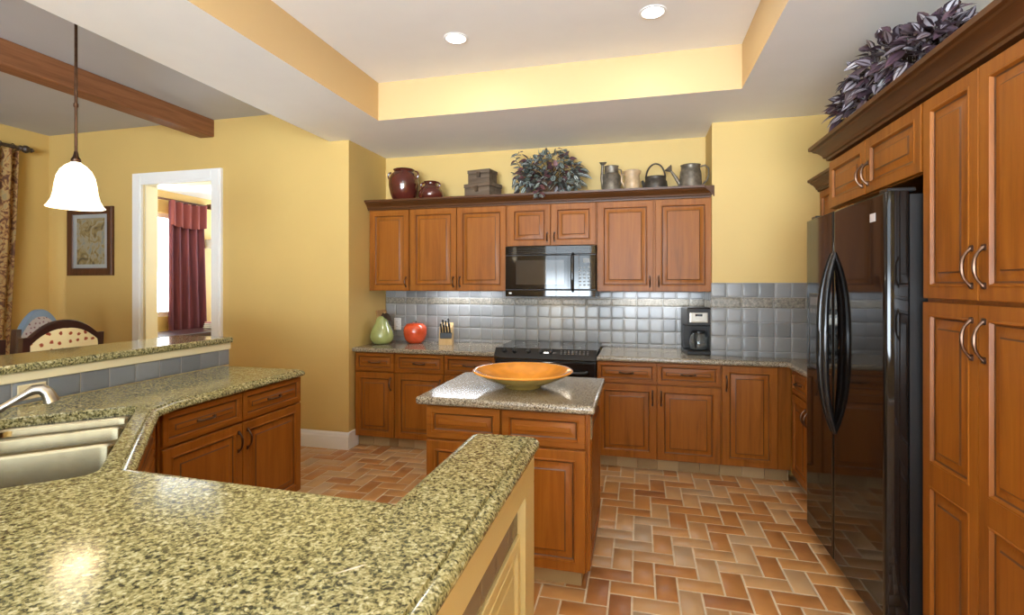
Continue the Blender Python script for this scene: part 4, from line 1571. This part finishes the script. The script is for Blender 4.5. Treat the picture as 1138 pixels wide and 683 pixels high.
mb.lathe([(0.0, 0.0), (0.062, 0.0), (0.066, 0.012), (0.068, 0.040), (0.0, 0.040)], (0.008, -0.045, 0.046), 24)
M['coffee'] = plain('dark_coffee', (0.02, 0.008, 0.004), 0.1)
mb.build('coffee', ['coffee'], cf, smooth=50)

# ------------------------------------------------------------------ things on top of the stove wall cabinets
ZT = 2.2945
M['jar'] = plain('oxblood_glaze', (0.085, 0.016, 0.010), 0.14, var=0.3, vscale=9, coat=0.7)


def jar(label, x, y, prof, hr, hz0, hz1):
    t = thing('stoneware_jar', label, 'jar', (x, y, ZT))
    mb = MB()
    mb.lathe(prof, (0, 0, 0), 36)
    mb.build('body', ['jar'], t, smooth=60)
    for s in (-1, 1):
        mb = MB()
        pts = []
        for k in range(9):
            a = -PI / 2 + PI * k / 8
            pts.append((s * (hr + 0.032 * math.cos(a)), -0.02, (hz0 + hz1) / 2 + (hz1 - hz0) / 2 * math.sin(a)))
        mb.tube(pts, 0.009, 8)
        mb.build('handle', ['jar'], t)
    return t


jar('tall oxblood glazed jar with two small loop handles', -2.235, 4.53,
    [(0.085, 0), (0.10, 0.006), (0.132, 0.08), (0.148, 0.16), (0.146, 0.22), (0.125, 0.27), (0.100, 0.292), (0.094, 0.305), (0.106, 0.318), (0.100, 0.322), (0.088, 0.306), (0.09, 0.28), (0.10, 0.20), (0.0, 0.06)], 0.128, 0.225, 0.295)
jar('squat oxblood glazed jar beside the tall jar', -1.945, 4.52,
    [(0.075, 0), (0.10, 0.006), (0.122, 0.045), (0.118, 0.085), (0.090, 0.125), (0.062, 0.148), (0.056, 0.165), (0.070, 0.185), (0.064, 0.188), (0.050, 0.166), (0.055, 0.14), (0.0, 0.05)], 0.066, 0.125, 0.175)

M['chest'] = wood('worn_grey_brown_wood', (0.055, 0.035, 0.022), (0.13, 0.09, 0.06), (0.22, 0.165, 0.12), 'x', rough=0.6, coat=0)


def chest(label, x, y, z, w, d, h, rot):
    t = thing('wooden_box', label, 'box', (x, y, z), rot)
    mb = MB()
    mb.bbox((-w / 2, -d / 2, 0), (w / 2, d / 2, h * 0.72), 0.003)
    mb.build('body', ['chest'], t, smooth=0)
    mb = MB()
    mb.bbox((-w / 2 - 0.005, -d / 2 - 0.005, h * 0.73), (w / 2 + 0.005, d / 2 + 0.005, h), 0.004)
    mb.build('lid', ['chest'], t, smooth=0)
    mb = MB()
    mb.bbox((-0.018, -d / 2 - 0.010, h * 0.42), (0.018, -d / 2 + 0.001, h * 0.82), 0.002)
    mb.build('clasp', ['rod_dark'], t, smooth=0)
    return t


chest('larger lower wooden box of the stacked pair on the cabinets', -1.43, 4.55, ZT, 0.285, 0.20, 0.140, -0.32)
chest('smaller upper wooden box of the stacked pair on the cabinets', -1.435, 4.55, ZT + 0.1405, 0.225, 0.155, 0.128, -0.18)

M['leaf_dark'] = island_ramp('dark_leaf_margin', [(0.0, (0.030, 0.018, 0.026)), (0.4, (0.060, 0.066, 0.052)), (0.7, (0.04, 0.052, 0.04)), (0.9, (0.11, 0.04, 0.045)), (1.0, (0.16, 0.06, 0.06))], rough=0.4, noise=0.15)
M['leaf_silver'] = island_ramp('silver_leaf_stripe', [(0.0, (0.48, 0.52, 0.48)), (0.5, (0.27, 0.31, 0.28)), (0.75, (0.07, 0.085, 0.07)), (0.85, (0.11, 0.05, 0.06)), (1.0, (0.20, 0.09, 0.10))], rough=0.4, noise=0.2)
M['leaf_purple'] = island_ramp('purple_leaf_margin', [(0.0, (0.030, 0.018, 0.024)), (0.6, (0.050, 0.030, 0.038)), (1.0, (0.085, 0.050, 0.055))], rough=0.4, noise=0.15)
M['leaf_violet'] = island_ramp('violet_silver_stripe', [(0.0, (0.46, 0.44, 0.47)), (0.45, (0.28, 0.24, 0.27)), (0.70, (0.060, 0.034, 0.050)), (1.0, (0.12, 0.06, 0.09))], rough=0.4, noise=0.2)
M['basket'] = plain('brown_wicker', (0.14, 0.075, 0.035), 0.7, var=0.4, vscale=70, bump=0.8, bscale=80)


def plant(label, loc, blobs, nleaf, ln, mats, strands, seed, rotz=0.0, pot_r=0.11, wf=0.30):
    """blobs: ellipsoids (centre, radii) whose outer layer carries the leaves; strands: trailing polylines"""
    random.seed(seed)
    t = thing('trailing_plant', label, 'plant', loc, rotz)
    mb = MB()
    mb.lathe([(pot_r * 0.7, 0), (pot_r * 0.75, 0.004), (pot_r, 0.11), (pot_r * 1.06, 0.12), (pot_r * 0.92, 0.12), (pot_r * 0.85, 0.105), (0, 0.10)], (0, 0, 0), 24)
    mb.build('pot', ['basket'], t, smooth=40)
    sm, lm = MB(), MB()
    tot = sum(b[1][0] * b[1][2] for b in blobs)
    for c, r in blobs:
        for _ in range(int(nleaf * r[0] * r[2] / tot)):
            d = Vector((random.gauss(0, 1), random.gauss(0, 1), random.gauss(0, 1))).normalized()
            k = random.uniform(0.55, 1.0) ** 0.6
            p = Vector((c[0] + d.x * r[0] * k, c[1] + d.y * r[1] * k, c[2] + d.z * r[2] * k))
            if p.z < 0.012:
                p.z = random.uniform(0.012, 0.05)
            dr = (d + Vector((random.gauss(0, 0.5), random.gauss(0, 0.5), random.gauss(-0.15, 0.45)))).normalized()
            q = random.uniform(0.75, 1.25)
            leaf(lm, p, dr, Vector((random.gauss(0, 0.5), -0.5 + random.gauss(0, 0.5), 0.8)), ln * q, ln * wf * q, random.uniform(0.1, 0.45), 0.2)
        for _ in range(16):
            d = Vector((random.gauss(0, 1), random.gauss(0, 1), abs(random.gauss(0, 1)))).normalized()
            e = Vector((c[0] + d.x * r[0] * 0.95, c[1] + d.y * r[1] * 0.95, max(0.03, c[2] + d.z * r[2] * 0.95)))
            o_ = Vector((0, 0, 0.10))
            mid = (o_ + e) / 2 + Vector((0, 0, 0.05))
            sm.tube([o_, mid, e], [0.004, 0.003, 0.002], 5)
    for st in strands:
        sm.tube(st, 0.0028, 5)
        for a, b_ in zip(st[:-1], st[1:]):
            a, b_ = Vector(a), Vector(b_)
            for k in range(4):
                p = a.lerp(b_, k / 4)
                for s in (-1, 1):
                    dr = Vector((s * random.uniform(0.4, 1.0), random.uniform(-0.9, -0.1), random.uniform(-0.5, 0.5)))
                    q = random.uniform(0.7, 1.1)
                    leaf(lm, p, dr, (0, -0.6, 0.8), ln * q, ln * 0.28 * q, 0.3, 0.2)
    for p in lm.v + sm.v:
        if p.y > -0.20 * (0 if rotz else 1) - 9 * (loc[0] > 1) and p.z < 0.005:
            p.z = 0.005
    sm.build('stem', ['stem'], t)
    lm.build('foliage', mats, t, smooth=60)
    return t


plant('bushy grey green and red trailing plant on the stove wall cabinets', (-0.80, 4.53, ZT),
      [((0, 0, 0.23), (0.27, 0.15, 0.17)), ((-0.14, -0.02, 0.15), (0.17, 0.13, 0.13)), ((0.15, -0.02, 0.17), (0.17, 0.13, 0.15))], 430, 0.075,
      ['leaf_dark', 'leaf_silver', 'leaf_dark'],
      [[(-0.02, -0.10, 0.14), (-0.03, -0.24, 0.08), (-0.03, -0.262, -0.01), (-0.045, -0.265, -0.07)], [(-0.22, 0.0, 0.2), (-0.30, -0.02, 0.34), (-0.27, -0.02, 0.42)],
       [(0.1, 0.0, 0.25), (0.14, 0.0, 0.38), (0.12, 0.0, 0.43)], [(0.2, -0.05, 0.15), (0.27, -0.16, 0.10), (0.26, -0.225, 0.02)], [(-0.1, 0.0, 0.3), (-0.06, 0.0, 0.41)]], 11)

plant('purple and silver trailing plant on the crown above the fridge', (1.27, 2.80, 2.3115),
      [((-0.09, 0.0, 0.18), (0.15, 0.36, 0.18)), ((-0.12, 0.26, 0.11), (0.10, 0.24, 0.11)), ((-0.08, -0.30, 0.15), (0.12, 0.24, 0.13))], 720, 0.075,
      ['leaf_purple', 'leaf_violet', 'leaf_purple'],
      [[(-0.08, 0.25, 0.15), (-0.12, 0.40, 0.08), (-0.14, 0.48, 0.05)], [(-0.08, -0.40, 0.18), (-0.10, -0.56, 0.24)], [(-0.06, 0.1, 0.2), (-0.10, 0.2, 0.36)],
       [(-0.06, -0.45, 0.12), (-0.12, -0.66, 0.06), (-0.14, -0.80, 0.045)]], 23, wf=0.36)

M['pewter'] = plain('aged_pewter', (0.17, 0.14, 0.105), 0.45, metal=0.5, var=0.45, vscale=25)
M['iron'] = plain('dark_iron', (0.07, 0.055, 0.042), 0.5, metal=0.4, var=0.4, vscale=30)
M['stoneware'] = plain('cream_stoneware', (0.50, 0.34, 0.19), 0.4, var=0.3, vscale=14)

w1 = thing('watering_can', 'tall narrow pewter watering can with upright spout', 'watering can', (-0.235, 4.52, ZT))
mb = MB()
mb.lathe([(0.075, 0), (0.080, 0.004), (0.080, 0.15), (0.066, 0.172), (0.060, 0.175), (0.060, 0.232), (0.064, 0.238), (0.056, 0.238), (0.054, 0.18), (0.0, 0.17)], (0, 0, 0), 28, ax=1.0, ay=0.8)
mb.build('body', ['pewter'], w1, smooth=40)
mb = MB()
mb.tube([(-0.070, 0, 0.05), (-0.082, -0.01, 0.13), (-0.078, -0.01, 0.21), (-0.074, -0.01, 0.25)], [0.018, 0.014, 0.012, 0.013], 10)
mb.tube([(-0.074, -0.01, 0.245), (-0.072, -0.014, 0.268), (-0.072, -0.016, 0.276)], [0.012, 0.032, 0.034], 14)
mb.build('spout', ['pewter'], w1, smooth=40)
mb = MB()
mb.tube([(0.058, 0.0, 0.21), (0.085, 0, 0.20), (0.094, 0, 0.13), (0.078, 0, 0.06)], 0.006, 8)
mb.build('handle', ['pewter'], w1)

pi_ = thing('stoneware_pitcher', 'small cream stoneware pitcher between the watering cans', 'pitcher', (-0.055, 4.47, ZT))
mb = MB()
mb.lathe([(0.055, 0), (0.062, 0.005), (0.068, 0.06), (0.064, 0.11), (0.060, 0.135), (0.072, 0.152), (0.074, 0.172), (0.062, 0.180), (0.055, 0.165), (0.054, 0.13), (0.0, 0.10)], (0, 0, 0), 28)
mb.build('body', ['stoneware'], pi_, smooth=50)
mb = MB()
mb.tube([(-0.062, 0, 0.150), (-0.088, -0.01, 0.145), (-0.090, -0.01, 0.09), (-0.066, 0, 0.045)], 0.008, 8)
mb.build('handle', ['stoneware'], pi_)

kt = thing('hanging_kettle', 'low dark iron pot with tall hoop handle on the cabinets', 'pot', (0.142, 4.57, ZT))
mb = MB()
mb.lathe([(0.085, 0), (0.095, 0.006), (0.102, 0.05), (0.096, 0.09), (0.088, 0.102), (0.088, 0.128), (0.092, 0.132), (0.080, 0.132), (0.080, 0.10), (0.0, 0.05)], (0, 0, 0), 30)
mb.build('body', ['iron'], kt, smooth=45)
mb = MB()
mb.tube([(0.082 * math.cos(a), 0, 0.115 + 0.135 * math.sin(a)) for a in [PI * k / 16 for k in range(17)]], 0.0075, 8)
mb.build('handle', ['iron'], kt)
mb = MB()
mb.tube([(-0.09, 0, 0.04), (-0.105, -0.01, 0.08), (-0.112, -0.012, 0.105)], [0.016, 0.012, 0.010], 8)
mb.build('spout', ['iron'], kt)

w2 = thing('watering_can', 'wide pewter watering can with long slanted spout and loop handle', 'watering can', (0.425, 4.50, ZT))
mb = MB()
mb.lathe([(0.088, 0), (0.094, 0.004), (0.088, 0.12), (0.084, 0.15), (0.078, 0.162), (0.078, 0.198), (0.083, 0.204), (0.072, 0.204), (0.070, 0.165), (0.0, 0.15)], (0, 0, 0), 30)
mb.build('body', ['pewter'], w2, smooth=40)
mb = MB()
mb.tube([(-0.082, 0, 0.04), (-0.115, -0.01, 0.095), (-0.155, -0.015, 0.155), (-0.165, -0.016, 0.17)], [0.018, 0.014, 0.010, 0.010], 10)
mb.tube([(-0.158, -0.015, 0.16), (-0.178, -0.018, 0.182), (-0.186, -0.019, 0.191)], [0.010, 0.033, 0.036], 14)
mb.build('spout', ['pewter'], w2, smooth=40)
mb = MB()
mb.tube([(0.078, 0, 0.19), (0.115, -0.005, 0.198), (0.142, -0.008, 0.17), (0.146, -0.008, 0.12), (0.128, -0.006, 0.07), (0.090, 0, 0.03)], 0.007, 8)
mb.build('handle', ['pewter'], w2)
